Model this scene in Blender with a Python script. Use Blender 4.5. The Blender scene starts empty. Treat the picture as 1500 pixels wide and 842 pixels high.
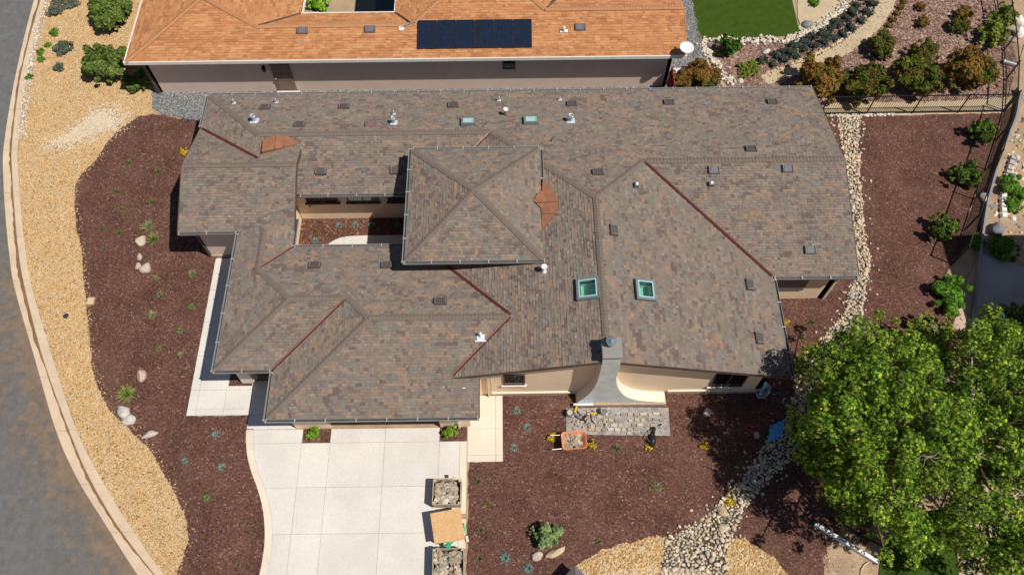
import bpy, math, random
import numpy as np
from mathutils import Matrix, Vector
R = math.radians
random.seed(7); RNG = np.random.default_rng(11)
scene = bpy.context.scene
COL = scene.collection

# ---------------------------------------------------------------- camera, sky, sun, exposure
F, T, H, ROLL = 1166.67, R(28.0), 35.0, R(0.7)
cam_d = bpy.data.cameras.new('camera'); cam = bpy.data.objects.new('camera', cam_d); COL.objects.link(cam)
cam_d.sensor_width = 36.0; cam_d.lens = 28.0; cam_d.clip_end = 4000.0; cam_d.clip_start = 0.5
cam.matrix_world = Matrix.Translation((0, 0, H)) @ Matrix.Rotation(T, 4, 'X') @ Matrix.Rotation(-ROLL, 4, 'Z')
scene.camera = cam
SUN = Vector((1.70, -0.87, 3.0)).normalized()
world = bpy.data.worlds.new('World'); scene.world = world; world.use_nodes = True
wn = world.node_tree.nodes; wl = world.node_tree.links
sky = wn.new('ShaderNodeTexSky'); sky.sky_type = 'NISHITA'; sky.sun_disc = False
sky.sun_elevation = math.asin(SUN.z); sky.sun_rotation = math.atan2(SUN.x, SUN.y); sky.air_density = 1.0; sky.dust_density = 0.6
wn['Background'].inputs['Strength'].default_value = 0.060
wl.new(sky.outputs[0], wn['Background'].inputs['Color'])
sun_d = bpy.data.lights.new('sun', 'SUN'); sun_d.energy = 4.85; sun_d.angle = R(0.53); sun_d.color = (1.0, 0.95, 0.86)
sun = bpy.data.objects.new('sun', sun_d); COL.objects.link(sun); sun.location = (30, -20, 60)
sun.rotation_euler = (-SUN).to_track_quat('-Z', 'Y').to_euler()
vs = scene.view_settings; vs.view_transform = 'Standard'; vs.look = 'None'; vs.gamma = 1.0; vs.use_curve_mapping = False; vs.exposure = 0.0
scene.cycles.use_denoising = True; scene.cycles.denoiser = 'OPENIMAGEDENOISE'; scene.cycles.denoising_input_passes = 'RGB_ALBEDO_NORMAL'; scene.cycles.denoising_prefilter = 'ACCURATE'
scene.cycles.max_bounces = 6

# ---------------------------------------------------------------- helpers: picture point -> place
def ray(px, py):
    u, v = px - 750.0, py - 421.0
    c, s = math.cos(ROLL), math.sin(ROLL)
    u, v = u * c - v * s, u * s + v * c
    return (u, -v * math.cos(T) + F * math.sin(T), -v * math.sin(T) - F * math.cos(T))
def at(px, py, z=0.0):
    d = ray(px, py); k = (z - H) / d[2]
    return (d[0] * k, d[1] * k)
def at3(px, py, z=0.0): return (*at(px, py, z), z)
def on_y(px, py, Y):
    d = ray(px, py); k = Y / d[1]
    return (d[0] * k, H + d[2] * k)
def on_plane(px, py, pl):
    d = ray(px, py); c, gx, gy = pl
    k = (c - H) / (d[2] - gx * d[0] - gy * d[1])
    return (d[0] * k, d[1] * k, H + d[2] * k)
def in_view(x, y, z=0.0, m=120):
    x = np.asarray(x); y = np.asarray(y); dz = z - H
    b = y * math.cos(T) + dz * math.sin(T); c = y * math.sin(T) - dz * math.cos(T)
    u = F * x / c; v = -F * b / c
    return (np.abs(u) < 750 + m) & (np.abs(v) < 421 + m)
def W(pts, z=0.0): return [at(px, py, z) for px, py in pts]

def link(o, parent=None):
    COL.objects.link(o)
    if parent is not None:
        o.parent = parent
        if parent.type == 'EMPTY' and not parent.get('local'): o.matrix_parent_inverse = Matrix.Translation(parent.location).inverted()
    return o
ORD = ['first', 'second', 'third', 'fourth', 'fifth', 'sixth', 'seventh', 'eighth', 'ninth', 'tenth', 'eleventh', 'twelfth', 'thirteenth']
def tag(o, label=None, cat=None, group=None, kind=None):
    if label: o['label'] = label
    if cat: o['category'] = cat
    if group: o['group'] = group
    if kind: o['kind'] = kind
    return o
def thing(name, loc, label, cat, group=None, local=False, rz=0.0):
    o = bpy.data.objects.new(name, None); COL.objects.link(o); o.location = loc; o.empty_display_size = 0.2
    o.rotation_euler.z = rz
    if local: o['local'] = 1
    return tag(o, label, cat, group)
def mesh(name, V, Fc, mat=None, smooth=False, tint=None):
    me = bpy.data.meshes.new(name)
    if isinstance(Fc, np.ndarray):
        V = np.asarray(V, np.float32); k = Fc.shape[1]; n = len(Fc)
        me.vertices.add(len(V)); me.vertices.foreach_set('co', V.ravel())
        me.loops.add(n * k); me.loops.foreach_set('vertex_index', Fc.astype(np.int32).ravel())
        me.polygons.add(n); me.polygons.foreach_set('loop_start', np.arange(0, n * k, k, dtype=np.int32))
        me.update(calc_edges=True)
    else:
        me.from_pydata(V, [], Fc); me.update()
    if mat is not None: me.materials.append(mat)
    if smooth: me.polygons.foreach_set('use_smooth', np.ones(len(me.polygons), bool))
    if tint is not None:
        t = np.asarray(tint, np.float32)
        if t.shape[1] == 3: t = np.concatenate([t, np.ones((len(t), 1), np.float32)], 1)
        a = me.attributes.new('tint', 'FLOAT_COLOR', 'FACE'); a.data.foreach_set('color', t.ravel())
    return me
def obj(name, V, Fc, mat=None, parent=None, smooth=False, tint=None):
    return link(bpy.data.objects.new(name, mesh(name, V, Fc, mat, smooth, tint)), parent)
def obj_me(name, me, parent=None): return link(bpy.data.objects.new(name, me), parent)

class B:
    """collects boxes, tubes, prisms into one mesh"""
    def __init__(s): s.V = []; s.F = []
    def add(s, V, Fc):
        k = len(s.V); s.V += [tuple(v) for v in V]; s.F += [tuple(i + k for i in f) for f in Fc]; return s
    def box(s, x0, x1, y0, y1, z0, z1):
        return s.add([(x0, y0, z0), (x1, y0, z0), (x1, y1, z0), (x0, y1, z0), (x0, y0, z1), (x1, y0, z1), (x1, y1, z1), (x0, y1, z1)],
                     [(0, 3, 2, 1), (4, 5, 6, 7), (0, 1, 5, 4), (1, 2, 6, 5), (2, 3, 7, 6), (3, 0, 4, 7)])
    def obox(s, c, u, v, n, a, b, h0, h1, ta=0.0):
        c, u, v, n = Vector(c), Vector(u), Vector(v), Vector(n)
        P = [c + u * (i * (a / 2 - t)) + v * (j * (b / 2 - t)) + n * h for h, t in ((h0, 0), (h1, ta)) for i, j in ((-1, -1), (1, -1), (1, 1), (-1, 1))]
        return s.add(P, [(0, 3, 2, 1), (4, 5, 6, 7), (0, 1, 5, 4), (1, 2, 6, 5), (2, 3, 7, 6), (3, 0, 4, 7)])
    def tube(s, pts, r, n=8, cap=True):
        pts = [Vector(p) for p in pts]; rs = r if isinstance(r, (list, tuple)) else [r] * len(pts)
        k = len(s.V)
        for i, p in enumerate(pts):
            d = (pts[min(i + 1, len(pts) - 1)] - pts[max(i - 1, 0)]).normalized()
            a = d.cross(Vector((0, 0, 1)) if abs(d.z) < .9 else Vector((1, 0, 0))).normalized(); b = d.cross(a)
            for j in range(n):
                t = 2 * math.pi * j / n; s.V.append(tuple(p + a * (rs[i] * math.cos(t)) + b * (rs[i] * math.sin(t))))
        for i in range(len(pts) - 1):
            for j in range(n):
                s.F.append((k + i * n + j, k + i * n + (j + 1) % n, k + (i + 1) * n + (j + 1) % n, k + (i + 1) * n + j))
        if cap:
            s.F.append(tuple(k + j for j in range(n))[::-1]); s.F.append(tuple(k + (len(pts) - 1) * n + j for j in range(n)))
        return s
    def prism(s, top, bot):
        n = len(top); k = len(s.V); s.V += [tuple(p) for p in top] + [tuple(p) for p in bot]
        s.F.append(tuple(range(k, k + n))); s.F.append(tuple(range(k + 2 * n - 1, k + n - 1, -1)))
        for i in range(n): j = (i + 1) % n; s.F.append((k + i, k + n + i, k + n + j, k + j))
        return s
    def lathe(s, prof, n=14, c=(0, 0, 0)):
        k = len(s.V)
        for r, z in prof:
            for j in range(n): t = 2 * math.pi * j / n; s.V.append((c[0] + r * math.cos(t), c[1] + r * math.sin(t), c[2] + z))
        for i in range(len(prof) - 1):
            for j in range(n): s.F.append((k + i * n + j, k + i * n + (j + 1) % n, k + (i + 1) * n + (j + 1) % n, k + (i + 1) * n + j))
        return s
    def build(s, name, mat, parent=None, smooth=False): return obj(name, s.V, s.F, mat, parent, smooth)

def pip(x, y, poly):
    x = np.asarray(x); y = np.asarray(y); r = np.zeros(x.shape, bool); n = len(poly)
    for i in range(n):
        x0, y0 = poly[i][:2]; x1, y1 = poly[(i + 1) % n][:2]
        if y0 == y1: continue
        r ^= ((y0 > y) != (y1 > y)) & (x < (x1 - x0) * (y - y0) / (y1 - y0) + x0)
    return r
def clip(poly, conv):
    """clip any polygon by a convex one (2D, both ccw-agnostic)"""
    A = sum(conv[i][0] * conv[(i + 1) % len(conv)][1] - conv[(i + 1) % len(conv)][0] * conv[i][1] for i in range(len(conv)))
    if A < 0: conv = conv[::-1]
    out = poly
    for i in range(len(conv)):
        ax, ay = conv[i]; bx, by = conv[(i + 1) % len(conv)]; ex, ey = bx - ax, by - ay
        inp = out; out = []
        if not inp: break
        d = [ex * (p[1] - ay) - ey * (p[0] - ax) for p in inp]
        for j in range(len(inp)):
            p, q, dp, dq = inp[j], inp[(j + 1) % len(inp)], d[j], d[(j + 1) % len(inp)]
            if dp >= 0: out.append(p)
            if (dp >= 0) != (dq >= 0):
                t = dp / (dp - dq); out.append((p[0] + (q[0] - p[0]) * t, p[1] + (q[1] - p[1]) * t))
    return out
def area(p): return abs(sum(p[i][0] * p[(i + 1) % len(p)][1] - p[(i + 1) % len(p)][0] * p[i][1] for i in range(len(p)))) / 2
def smooth_line(pts, n=6):
    """Catmull-Rom through 2D/3D points"""
    P = [np.array(p, float) for p in pts]; P = [2 * P[0] - P[1]] + P + [2 * P[-1] - P[-2]]; out = []
    for i in range(1, len(P) - 2):
        for k in range(n):
            t = k / n; a, b, c, d = P[i - 1], P[i], P[i + 1], P[i + 2]
            out.append(tuple(.5 * (2 * b + (c - a) * t + (2 * a - 5 * b + 4 * c - d) * t * t + (3 * b - a - 3 * c + d) * t ** 3)))
    out.append(tuple(P[-2])); return out
def rough_edge(poly, step=.22, amp=.05, seed=1):
    r = random.Random(seed); out = []
    for i in range(len(poly)):
        (x0, y0), (x1, y1) = poly[i][:2], poly[(i + 1) % len(poly)][:2]
        L = math.hypot(x1 - x0, y1 - y0); n = max(1, int(L / step))
        if L > 60: n = 1
        for k in range(n): t = k / n; out.append((x0 + (x1 - x0) * t + r.gauss(0, amp), y0 + (y1 - y0) * t + r.gauss(0, amp)))
    return out

# ---------------------------------------------------------------- materials
MATS = {}
def M(name, col, rough=.85, var=.18, scale=3.0, bump=0.0, bscale=60.0, metal=0.0, attr=False, spec=.3, fine=.12, fscale=45.0, trans=0.0, rnd=0.0):
    if name in MATS: return MATS[name]
    m = bpy.data.materials.new(name); m.use_nodes = True; N = m.node_tree.nodes; L = m.node_tree.links
    p = N['Principled BSDF']; p.inputs['Roughness'].default_value = rough; p.inputs['Metallic'].default_value = metal
    p.inputs['Specular IOR Level'].default_value = spec
    tc = N.new('ShaderNodeTexCoord')
    def noise(sc, det=4):
        n = N.new('ShaderNodeTexNoise'); n.inputs['Scale'].default_value = sc; n.inputs['Detail'].default_value = det; L.new(tc.outputs['Object'], n.inputs['Vector']); return n
    def scaled(src, amt):
        mr = N.new('ShaderNodeMapRange'); mr.inputs['From Min'].default_value = .25; mr.inputs['From Max'].default_value = .75
        mr.inputs['To Min'].default_value = 1 - amt; mr.inputs['To Max'].default_value = 1 + amt; L.new(src, mr.inputs['Value']); return mr.outputs[0]
    def mul(a, b):
        x = N.new('ShaderNodeMath'); x.operation = 'MULTIPLY'; L.new(a, x.inputs[0]); L.new(b, x.inputs[1]); return x.outputs[0]
    f = mul(scaled(noise(scale).outputs['Fac'], var), scaled(noise(fscale, 2).outputs['Fac'], fine))
    if rnd:
        oi = N.new('ShaderNodeObjectInfo'); rr = N.new('ShaderNodeMapRange'); rr.inputs['To Min'].default_value = 1 - rnd; rr.inputs['To Max'].default_value = 1 + rnd * .6; L.new(oi.outputs['Random'], rr.inputs['Value']); f = mul(f, rr.outputs[0])
    mx = N.new('ShaderNodeVectorMath'); mx.operation = 'SCALE'
    if attr:
        a = N.new('ShaderNodeAttribute'); a.attribute_name = 'tint'; L.new(a.outputs['Color'], mx.inputs[0])
    else: mx.inputs[0].default_value = col[:3]
    L.new(f, mx.inputs['Scale']); L.new(mx.outputs[0], p.inputs['Base Color'])
    if bump:
        b = N.new('ShaderNodeBump'); b.inputs['Strength'].default_value = bump; b.inputs['Distance'].default_value = .02
        L.new(noise(bscale, 3).outputs['Fac'], b.inputs['Height']); L.new(b.outputs[0], p.inputs['Normal'])
    if trans:
        t = N.new('ShaderNodeBsdfTranslucent'); L.new(mx.outputs[0], t.inputs['Color']); ms = N.new('ShaderNodeMixShader'); ms.inputs[0].default_value = trans
        L.new(p.outputs[0], ms.inputs[1]); L.new(t.outputs[0], ms.inputs[2]); L.new(ms.outputs[0], N['Material Output'].inputs['Surface'])
    MATS[name] = m; return m
def M_cells(name, ramp, scale=18.0, bump=.6, rough=.9, big=.2, faded=None):
    """granular ground: Voronoi grains coloured by a ramp, with relief"""
    m = bpy.data.materials.new(name); m.use_nodes = True; N = m.node_tree.nodes; L = m.node_tree.links; p = N['Principled BSDF']
    p.inputs['Roughness'].default_value = rough; p.inputs['Specular IOR Level'].default_value = .2
    tc = N.new('ShaderNodeTexCoord'); v = N.new('ShaderNodeTexVoronoi'); v.inputs['Scale'].default_value = scale
    wv = N.new('ShaderNodeTexNoise'); wv.inputs['Scale'].default_value = 9; L.new(tc.outputs['Object'], wv.inputs['Vector'])
    ad = N.new('ShaderNodeMixRGB'); ad.blend_type = 'ADD'; ad.inputs[0].default_value = .12; L.new(tc.outputs['Object'], ad.inputs[1]); L.new(wv.outputs['Color'], ad.inputs[2])
    L.new(ad.outputs[0], v.inputs['Vector'])
    sp = N.new('ShaderNodeSeparateColor'); L.new(v.outputs['Color'], sp.inputs[0])
    cr = N.new('ShaderNodeValToRGB'); cr.color_ramp.interpolation = 'CONSTANT'
    while len(cr.color_ramp.elements) < len(ramp): cr.color_ramp.elements.new(.5)
    for e, (pos, c) in zip(cr.color_ramp.elements, ramp): e.position = pos; e.color = (*c, 1)
    L.new(sp.outputs[0], cr.inputs[0])
    n = N.new('ShaderNodeTexNoise'); n.inputs['Scale'].default_value = .7; n.inputs['Detail'].default_value = 5; L.new(tc.outputs['Object'], n.inputs['Vector'])
    mr = N.new('ShaderNodeMapRange'); mr.inputs['From Min'].default_value = .3; mr.inputs['From Max'].default_value = .7; mr.inputs['To Min'].default_value = 1 - big; mr.inputs['To Max'].default_value = 1 + big
    L.new(n.outputs['Fac'], mr.inputs['Value'])
    mx = N.new('ShaderNodeVectorMath'); mx.operation = 'SCALE'; L.new(cr.outputs[0], mx.inputs[0]); L.new(mr.outputs[0], mx.inputs['Scale']); src = mx.outputs[0]
    if faded:
        n2 = N.new('ShaderNodeTexNoise'); n2.inputs['Scale'].default_value = .45; n2.inputs['Detail'].default_value = 7; n2.inputs['Roughness'].default_value = .7; L.new(tc.outputs['Object'], n2.inputs['Vector'])
        m2 = N.new('ShaderNodeMapRange'); m2.inputs['From Min'].default_value = .52; m2.inputs['From Max'].default_value = .74; m2.inputs['To Max'].default_value = .6; L.new(n2.outputs['Fac'], m2.inputs['Value'])
        mi = N.new('ShaderNodeMixRGB'); L.new(m2.outputs[0], mi.inputs[0]); L.new(src, mi.inputs[1]); mi.inputs[2].default_value = (*faded, 1); src = mi.outputs[0]
    L.new(src, p.inputs['Base Color'])
    b = N.new('ShaderNodeBump'); b.inputs['Strength'].default_value = bump; b.inputs['Distance'].default_value = .03; b.invert = True
    L.new(v.outputs['Distance'], b.inputs['Height']); L.new(b.outputs[0], p.inputs['Normal']); MATS[name] = m; return m
def M_glass(name, col, rough=.05):
    m = bpy.data.materials.new(name); m.use_nodes = True; p = m.node_tree.nodes['Principled BSDF']
    p.inputs['Base Color'].default_value = (*col, 1); p.inputs['Roughness'].default_value = rough; p.inputs['Specular IOR Level'].default_value = .8; MATS[name] = m; return m

M('shingle', (1, 1, 1), .95, .07, 1.2, attr=True, spec=.12, fine=.14, fscale=70)
M('skylight_frame', (.20, .22, .24), .4, .05, 3, metal=.3, spec=.5)
M('underlay', (.10, .085, .075), .95)
M('cap', (.165, .130, .108), .95, .10, 4, spec=.12)
M('valley_red', (.135, .035, .030), .45, .12, 6, spec=.4)
M('orange_felt', (.27, .112, .060), .85, .16, 2.5, fine=.15, fscale=25)
M('orange_cap', (.42, .20, .095), .9, .1, 4)
M('gutter_metal', (.29, .27, .25), .5, .08, 3, metal=.1, spec=.4)
M('gutter_inside', (.05, .055, .06), .6)
M('trim_brown', (.10, .070, .055), .7)
M('stucco', (.80, .62, .44), .95, .05, 1.5, fine=.05, spec=.1)
M('stucco_pale', (.70, .62, .52), .95, .05, 2, fine=.05, spec=.1)
M('stucco_neighbour', (.69, .545, .46), .95, .05, 1.5, fine=.05, spec=.1)
M('white_paint', (.78, .74, .68), .6, .05, 3)
M('concrete', (.63, .592, .545), .9, .10, .5, bump=.1, bscale=150, fine=.07, fscale=14, spec=.15, rnd=.035)
M('concrete_band', (.67, .58, .48), .9, .09, .6, fine=.07, fscale=14, spec=.15, rnd=.05)
M('concrete_curb', (.57, .44, .315), .9, .10, 1.5, bump=.15, bscale=90, fine=.08, spec=.15)
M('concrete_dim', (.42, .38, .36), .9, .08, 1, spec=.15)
M('paving_pink', (.50, .34, .28), .9, .08, 1, spec=.15)
M('silt', (.20, .115, .055), .95, .3, 3, fine=.2)
M('wall_grey', (.24, .24, .25), .8, .15, 2)
M('well_white', (.80, .82, .76), .9, .03, 2)
M('joint', (.33, .29, .24), .95)
M('dirt', (.36, .255, .165), .98, .25, 1.0, bump=.4, bscale=25, fine=.25, spec=.05)
M('path_granite', (.47, .37, .24), .98, .12, 1.2, bump=.3, bscale=40, fine=.22, fscale=25, spec=.05)
M('pale_grit', (.55, .44, .30), .98, .12, 1.2, bump=.3, bscale=40, fine=.22, fscale=30, spec=.05)
M('lawn', (.043, .075, .010), .95, .18, 2, bump=.5, bscale=70, fine=.3, fscale=30, spec=.05)
M('grass', (1, 1, 1), .8, .1, 2, attr=True, spec=.1)
M('stone', (1, 1, 1), .9, .12, 6, bump=.3, bscale=25, attr=True, spec=.15, fine=.15, fscale=20)
M('pebble', (1, 1, 1), .9, .05, 1, attr=True, spec=.12, fine=.1)
M('chip', (1, 1, 1), .95, .05, 1, attr=True, spec=.08)
M('leaf', (1, 1, 1), .75, .05, 1, attr=True, spec=.14, trans=.35)
M('leaf_matt', (1, 1, 1), .8, .05, 1, attr=True, spec=.12, trans=.15)
M('bark', (.16, .115, .08), .95, .25, 6, bump=.5, bscale=30)
M('twig', (.40, .33, .25), .9, .2, 8)
M('galvanised', (.58, .62, .66), .3, .08, 4, metal=.6, spec=.6)
M('flue_steel', (.55, .66, .72), .18, .05, 4, metal=.85, spec=.7)
M('lead_flash', (.62, .68, .72), .4, .05, 4, metal=.2, spec=.5)
M('white_pipe', (.75, .75, .75), .5, .03, 3)
M('vent_brown', (.088, .070, .066), .65, .06, 4)
M('vent_grey', (.15, .14, .15), .6, .06, 4)
M('vent_pink', (.20, .125, .115), .75, .06, 4)
M('black_metal', (.012, .011, .011), .5, .05, 3, spec=.4)
M('black_plastic', (.015, .015, .016), .45, .05, 3)
M('solar_cell', (.010, .017, .038), .2, .25, 5, spec=.6)
M('solar_frame', (.02, .022, .028), .4)
M('chimney_sheet', (.66, .70, .70), .42, .16, 2.2, metal=.25, spec=.5)
M('chimney_cap', (.27, .26, .24), .5, .08, 3, metal=.2)
M('rubble', (.42, .31, .22), .95, .3, 12, bump=.6, bscale=30, fine=.3, fscale=22)
M('wood_pale', (.50, .40, .27), .8, .15, 5)
M('plywood', (.60, .36, .165), .8, .10, 2.5, fine=.15, fscale=18)
M('wood_old', (.40, .34, .26), .85, .2, 5)
M('orange_plastic', (.62, .23, .10), .5, .06, 3)
M('steel_tube', (.55, .52, .48), .4, .05, 3, metal=.5)
M('tarp_blue', (.06, .36, .72), .35, .15, 5, spec=.5)
M('bin_blue', (.012, .16, .42), .5, .05, 3)
M('plastic_green', (.05, .42, .18), .4, .1, 4)
M('plastic_white', (.72, .72, .70), .4, .05, 3)
M('mortar', (.42, .40, .34), .95, .1, 8)
M('hose_red', (.34, .06, .06), .5); M('hose_blue', (.10, .16, .20), .5); M('hose_beige', (.50, .42, .30), .5); M('hose_green', (.03, .28, .17), .5)
M('yellow', (.62, .36, .01), .6, .1, 5)
M('door_brown', (.22, .155, .12), .7, .1, 3)
M('red_wood', (.20, .028, .020), .7, .12, 4)
M('sheet_grey', (.29, .265, .25), .55, .38, 2.6, fine=.3, fscale=9, spec=.35)
M('sprinkler_box', (.55, .33, .17), .8); M('drain', (.03, .035, .04), .6)
M('brick_pink', (.40, .24, .18), .9, .15, 5)
M('blackbox', (.012, .012, .013), .8)
M_glass('glass_dark', (.006, .008, .008), .04); M_glass('glass_green', (.075, .20, .165), .12); M_glass('glass_mint', (.36, .56, .51), .2); M_glass('glass_room', (.20, .18, .11), .1)
def M_clear(name, tint, gl=.12):
    m = bpy.data.materials.new(name); m.use_nodes = True; N = m.node_tree.nodes; L = m.node_tree.links; N.remove(N['Principled BSDF'])
    t = N.new('ShaderNodeBsdfTransparent'); t.inputs['Color'].default_value = (*tint, 1); g = N.new('ShaderNodeBsdfGlossy'); g.inputs['Roughness'].default_value = .03; x = N.new('ShaderNodeMixShader'); x.inputs[0].default_value = gl
    L.new(t.outputs[0], x.inputs[1]); L.new(g.outputs[0], x.inputs[2]); L.new(x.outputs[0], N['Material Output'].inputs['Surface']); MATS[name] = m
M_clear('glass_clear', (.72, .94, .88), .14)
M_cells('mulch', [(0, (.066, .030, .023)), (.25, (.102, .047, .035)), (.55, (.127, .060, .045)), (.82, (.155, .078, .059)), (.97, (.23, .14, .11))], 17, .6, .95, .3, (.20, .115, .085))
M_cells('gravel_gold', [(0, (.24, .13, .05)), (.2, (.40, .24, .09)), (.5, (.50, .32, .135)), (.75, (.55, .40, .22)), (.9, (.52, .46, .36))], 13, 1.0, .95, .10)
M_cells('gravel_grey', [(0, (.09, .095, .10)), (.3, (.15, .155, .155)), (.6, (.20, .20, .195)), (.93, (.42, .40, .36))], 16, .8, .95, .12)
M_cells('mulch_pink', [(0, (.12, .06, .045)), (.2, (.21, .125, .095)), (.5, (.28, .175, .135)), (.8, (.36, .245, .20)), (.95, (.48, .37, .32))], 9, .8, .95, .2)
M_cells('creek_bed', [(0, (.06, .045, .035)), (.5, (.14, .10, .07)), (.8, (.22, .17, .12))], 9, .9, .95, .2)
def road_material():
    m = bpy.data.materials.new('asphalt'); m.use_nodes = True; N = m.node_tree.nodes; L = m.node_tree.links; p = N['Principled BSDF']
    p.inputs['Roughness'].default_value = .9; p.inputs['Specular IOR Level'].default_value = .2
    tc = N.new('ShaderNodeTexCoord')
    def noise(sc, det=6):
        n = N.new('ShaderNodeTexNoise'); n.inputs['Scale'].default_value = sc; n.inputs['Detail'].default_value = det; n.inputs['Roughness'].default_value = .65; L.new(tc.outputs['Object'], n.inputs['Vector']); return n.outputs['Fac']
    at_ = N.new('ShaderNodeAttribute'); at_.attribute_name = 'dirt'
    ad = N.new('ShaderNodeMath'); ad.operation = 'ADD'; L.new(noise(2.2, 8), ad.inputs[0]); L.new(at_.outputs['Fac'], ad.inputs[1])
    cr = N.new('ShaderNodeValToRGB'); E = cr.color_ramp.elements; E[0].position = .55; E[0].color = (.132, .135, .142, 1); E[1].position = 1.25; E[1].color = (.19, .14, .10, 1)
    cr.color_ramp.elements.new(.9).color = (.138, .124, .112, 1)
    L.new(ad.outputs[0], cr.inputs[0])
    mr = N.new('ShaderNodeMapRange'); mr.inputs['From Min'].default_value = .3; mr.inputs['From Max'].default_value = .7; mr.inputs['To Min'].default_value = .82; mr.inputs['To Max'].default_value = 1.18; L.new(noise(3.0), mr.inputs['Value'])
    mr2 = N.new('ShaderNodeMapRange'); mr2.inputs['From Min'].default_value = .3; mr2.inputs['From Max'].default_value = .7; mr2.inputs['To Min'].default_value = .88; mr2.inputs['To Max'].default_value = 1.12; L.new(noise(60, 2), mr2.inputs['Value'])
    mu = N.new('ShaderNodeMath'); mu.operation = 'MULTIPLY'; L.new(mr.outputs[0], mu.inputs[0]); L.new(mr2.outputs[0], mu.inputs[1])
    mx = N.new('ShaderNodeVectorMath'); mx.operation = 'SCALE'; L.new(cr.outputs[0], mx.inputs[0]); L.new(mu.outputs[0], mx.inputs['Scale']); L.new(mx.outputs[0], p.inputs['Base Color'])
    MATS['asphalt'] = m; return m
road_material()
m_ = MATS

# ---------------------------------------------------------------- scattering of small pieces
def ico(sub=0):
    t = (1 + 5 ** .5) / 2
    V = np.array([(-1, t, 0), (1, t, 0), (-1, -t, 0), (1, -t, 0), (0, -1, t), (0, 1, t), (0, -1, -t), (0, 1, -t), (t, 0, -1), (t, 0, 1), (-t, 0, -1), (-t, 0, 1)], float)
    V /= np.linalg.norm(V[0])
    Fc = [(0, 11, 5), (0, 5, 1), (0, 1, 7), (0, 7, 10), (0, 10, 11), (1, 5, 9), (5, 11, 4), (11, 10, 2), (10, 7, 6), (7, 1, 8), (3, 9, 4), (3, 4, 2), (3, 2, 6), (3, 6, 8), (3, 8, 9), (4, 9, 5), (2, 4, 11), (6, 2, 10), (8, 6, 7), (9, 8, 1)]
    for _ in range(sub):
        V = list(map(tuple, V)); cache = {}; nf = []
        def mid(a, b):
            k = (min(a, b), max(a, b))
            if k not in cache:
                p = (np.array(V[a]) + np.array(V[b])) / 2; p /= np.linalg.norm(p); V.append(tuple(p)); cache[k] = len(V) - 1
            return cache[k]
        for a, b, c in Fc: x, y, z = mid(a, b), mid(b, c), mid(c, a); nf += [(a, x, z), (b, y, x), (c, z, y), (x, y, z)]
        Fc = nf; V = np.array(V)
    return np.array(V), np.array(Fc)
ICO0, ICO1, ICO2 = ico(0), ico(1), ico(2)
CHUNK = (np.array([(-1, -.8, -.6), (.9, -1, -.6), (1, .9, -.6), (-.8, 1, -.6), (-.55, -.5, .6), (.6, -.55, .7), (.5, .6, .55), (-.6, .5, .75)]),
         np.array([(4, 5, 6, 7), (0, 1, 5, 4), (1, 2, 6, 5), (2, 3, 7, 6), (3, 0, 4, 7)]))
SLIVER = (np.array([(-1, -1, 0), (1, -.8, 0), (.9, 1, 0), (-1, .8, 0), (-.7, 0, 1), (.8, .1, .9)]), np.array([(0, 1, 5, 4), (2, 3, 4, 5)]))
def rand_in(poly, n_per_m2, excl=(), margin=170, seed=0):
    r = np.random.default_rng(seed); P = np.array([p[:2] for p in poly]); lo, hi = P.min(0), P.max(0)
    n = int(n_per_m2 * (hi - lo).prod()); x = r.uniform(lo[0], hi[0], n); y = r.uniform(lo[1], hi[1], n)
    k = in_view(x, y, 0, margin) & pip(x, y, poly)
    for e in excl: k &= ~pip(x, y, e)
    return x[k], y[k]
def scatter(name, base, x, y, z, size, flat=.6, stretch=.3, jitter=.18, tilt=.5, pal=None, mat='pebble', parent=None, seed=0, smooth=False, light=.15):
    r = np.random.default_rng(seed + 5); n = len(x); BV, BF = base; nb = len(BV)
    s = size if isinstance(size, np.ndarray) else r.uniform(size[0], size[1], n)
    sc = np.stack([s * (1 + r.uniform(0, stretch * 2, n)), s * (1 - r.uniform(0, stretch, n)), s * flat * r.uniform(.8, 1.2, n)], 1)
    V = BV[None] * (1 + r.normal(0, jitter, (n, nb, 1))) * sc[:, None, :]
    a = r.uniform(0, 2 * np.pi, n); tx = r.normal(0, tilt * .5, n); ty = r.normal(0, tilt * .5, n)
    zz = V[..., 2] + V[..., 0] * tx[:, None] + V[..., 1] * ty[:, None]
    ca, sa = np.cos(a)[:, None], np.sin(a)[:, None]
    X = V[..., 0] * ca - V[..., 1] * sa + np.asarray(x)[:, None]; Y = V[..., 0] * sa + V[..., 1] * ca + np.asarray(y)[:, None]
    Z = zz + np.broadcast_to(np.asarray(z, float), (n,))[:, None]
    VV = np.stack([X, Y, Z], 2).reshape(-1, 3); FF = (BF[None] + (np.arange(n) * nb)[:, None, None]).reshape(-1, BF.shape[1])
    p = np.array(pal)[r.integers(0, len(pal), n)] * r.uniform(1 - light, 1 + light, (n, 1))
    return obj(name, VV, FF, m_[mat], parent, smooth, np.repeat(p, len(BF), 0))
GOLD = [(.50, .325, .145), (.54, .365, .18), (.45, .275, .12), (.57, .42, .24), (.52, .38, .21), (.54, .46, .35), (.38, .235, .11), (.53, .34, .15)]
PALE = [(.62, .54, .44), (.70, .63, .53), (.52, .46, .38), (.60, .48, .34), (.44, .42, .40)]
RIVER = [(.53, .44, .33), (.48, .39, .28), (.58, .50, .39), (.42, .36, .29), (.52, .41, .27), (.37, .33, .29), (.57, .46, .31), (.46, .35, .23)]
GREYP = [(.14, .145, .15), (.20, .20, .20), (.25, .25, .24), (.11, .115, .125), (.34, .33, .31)]
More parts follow.
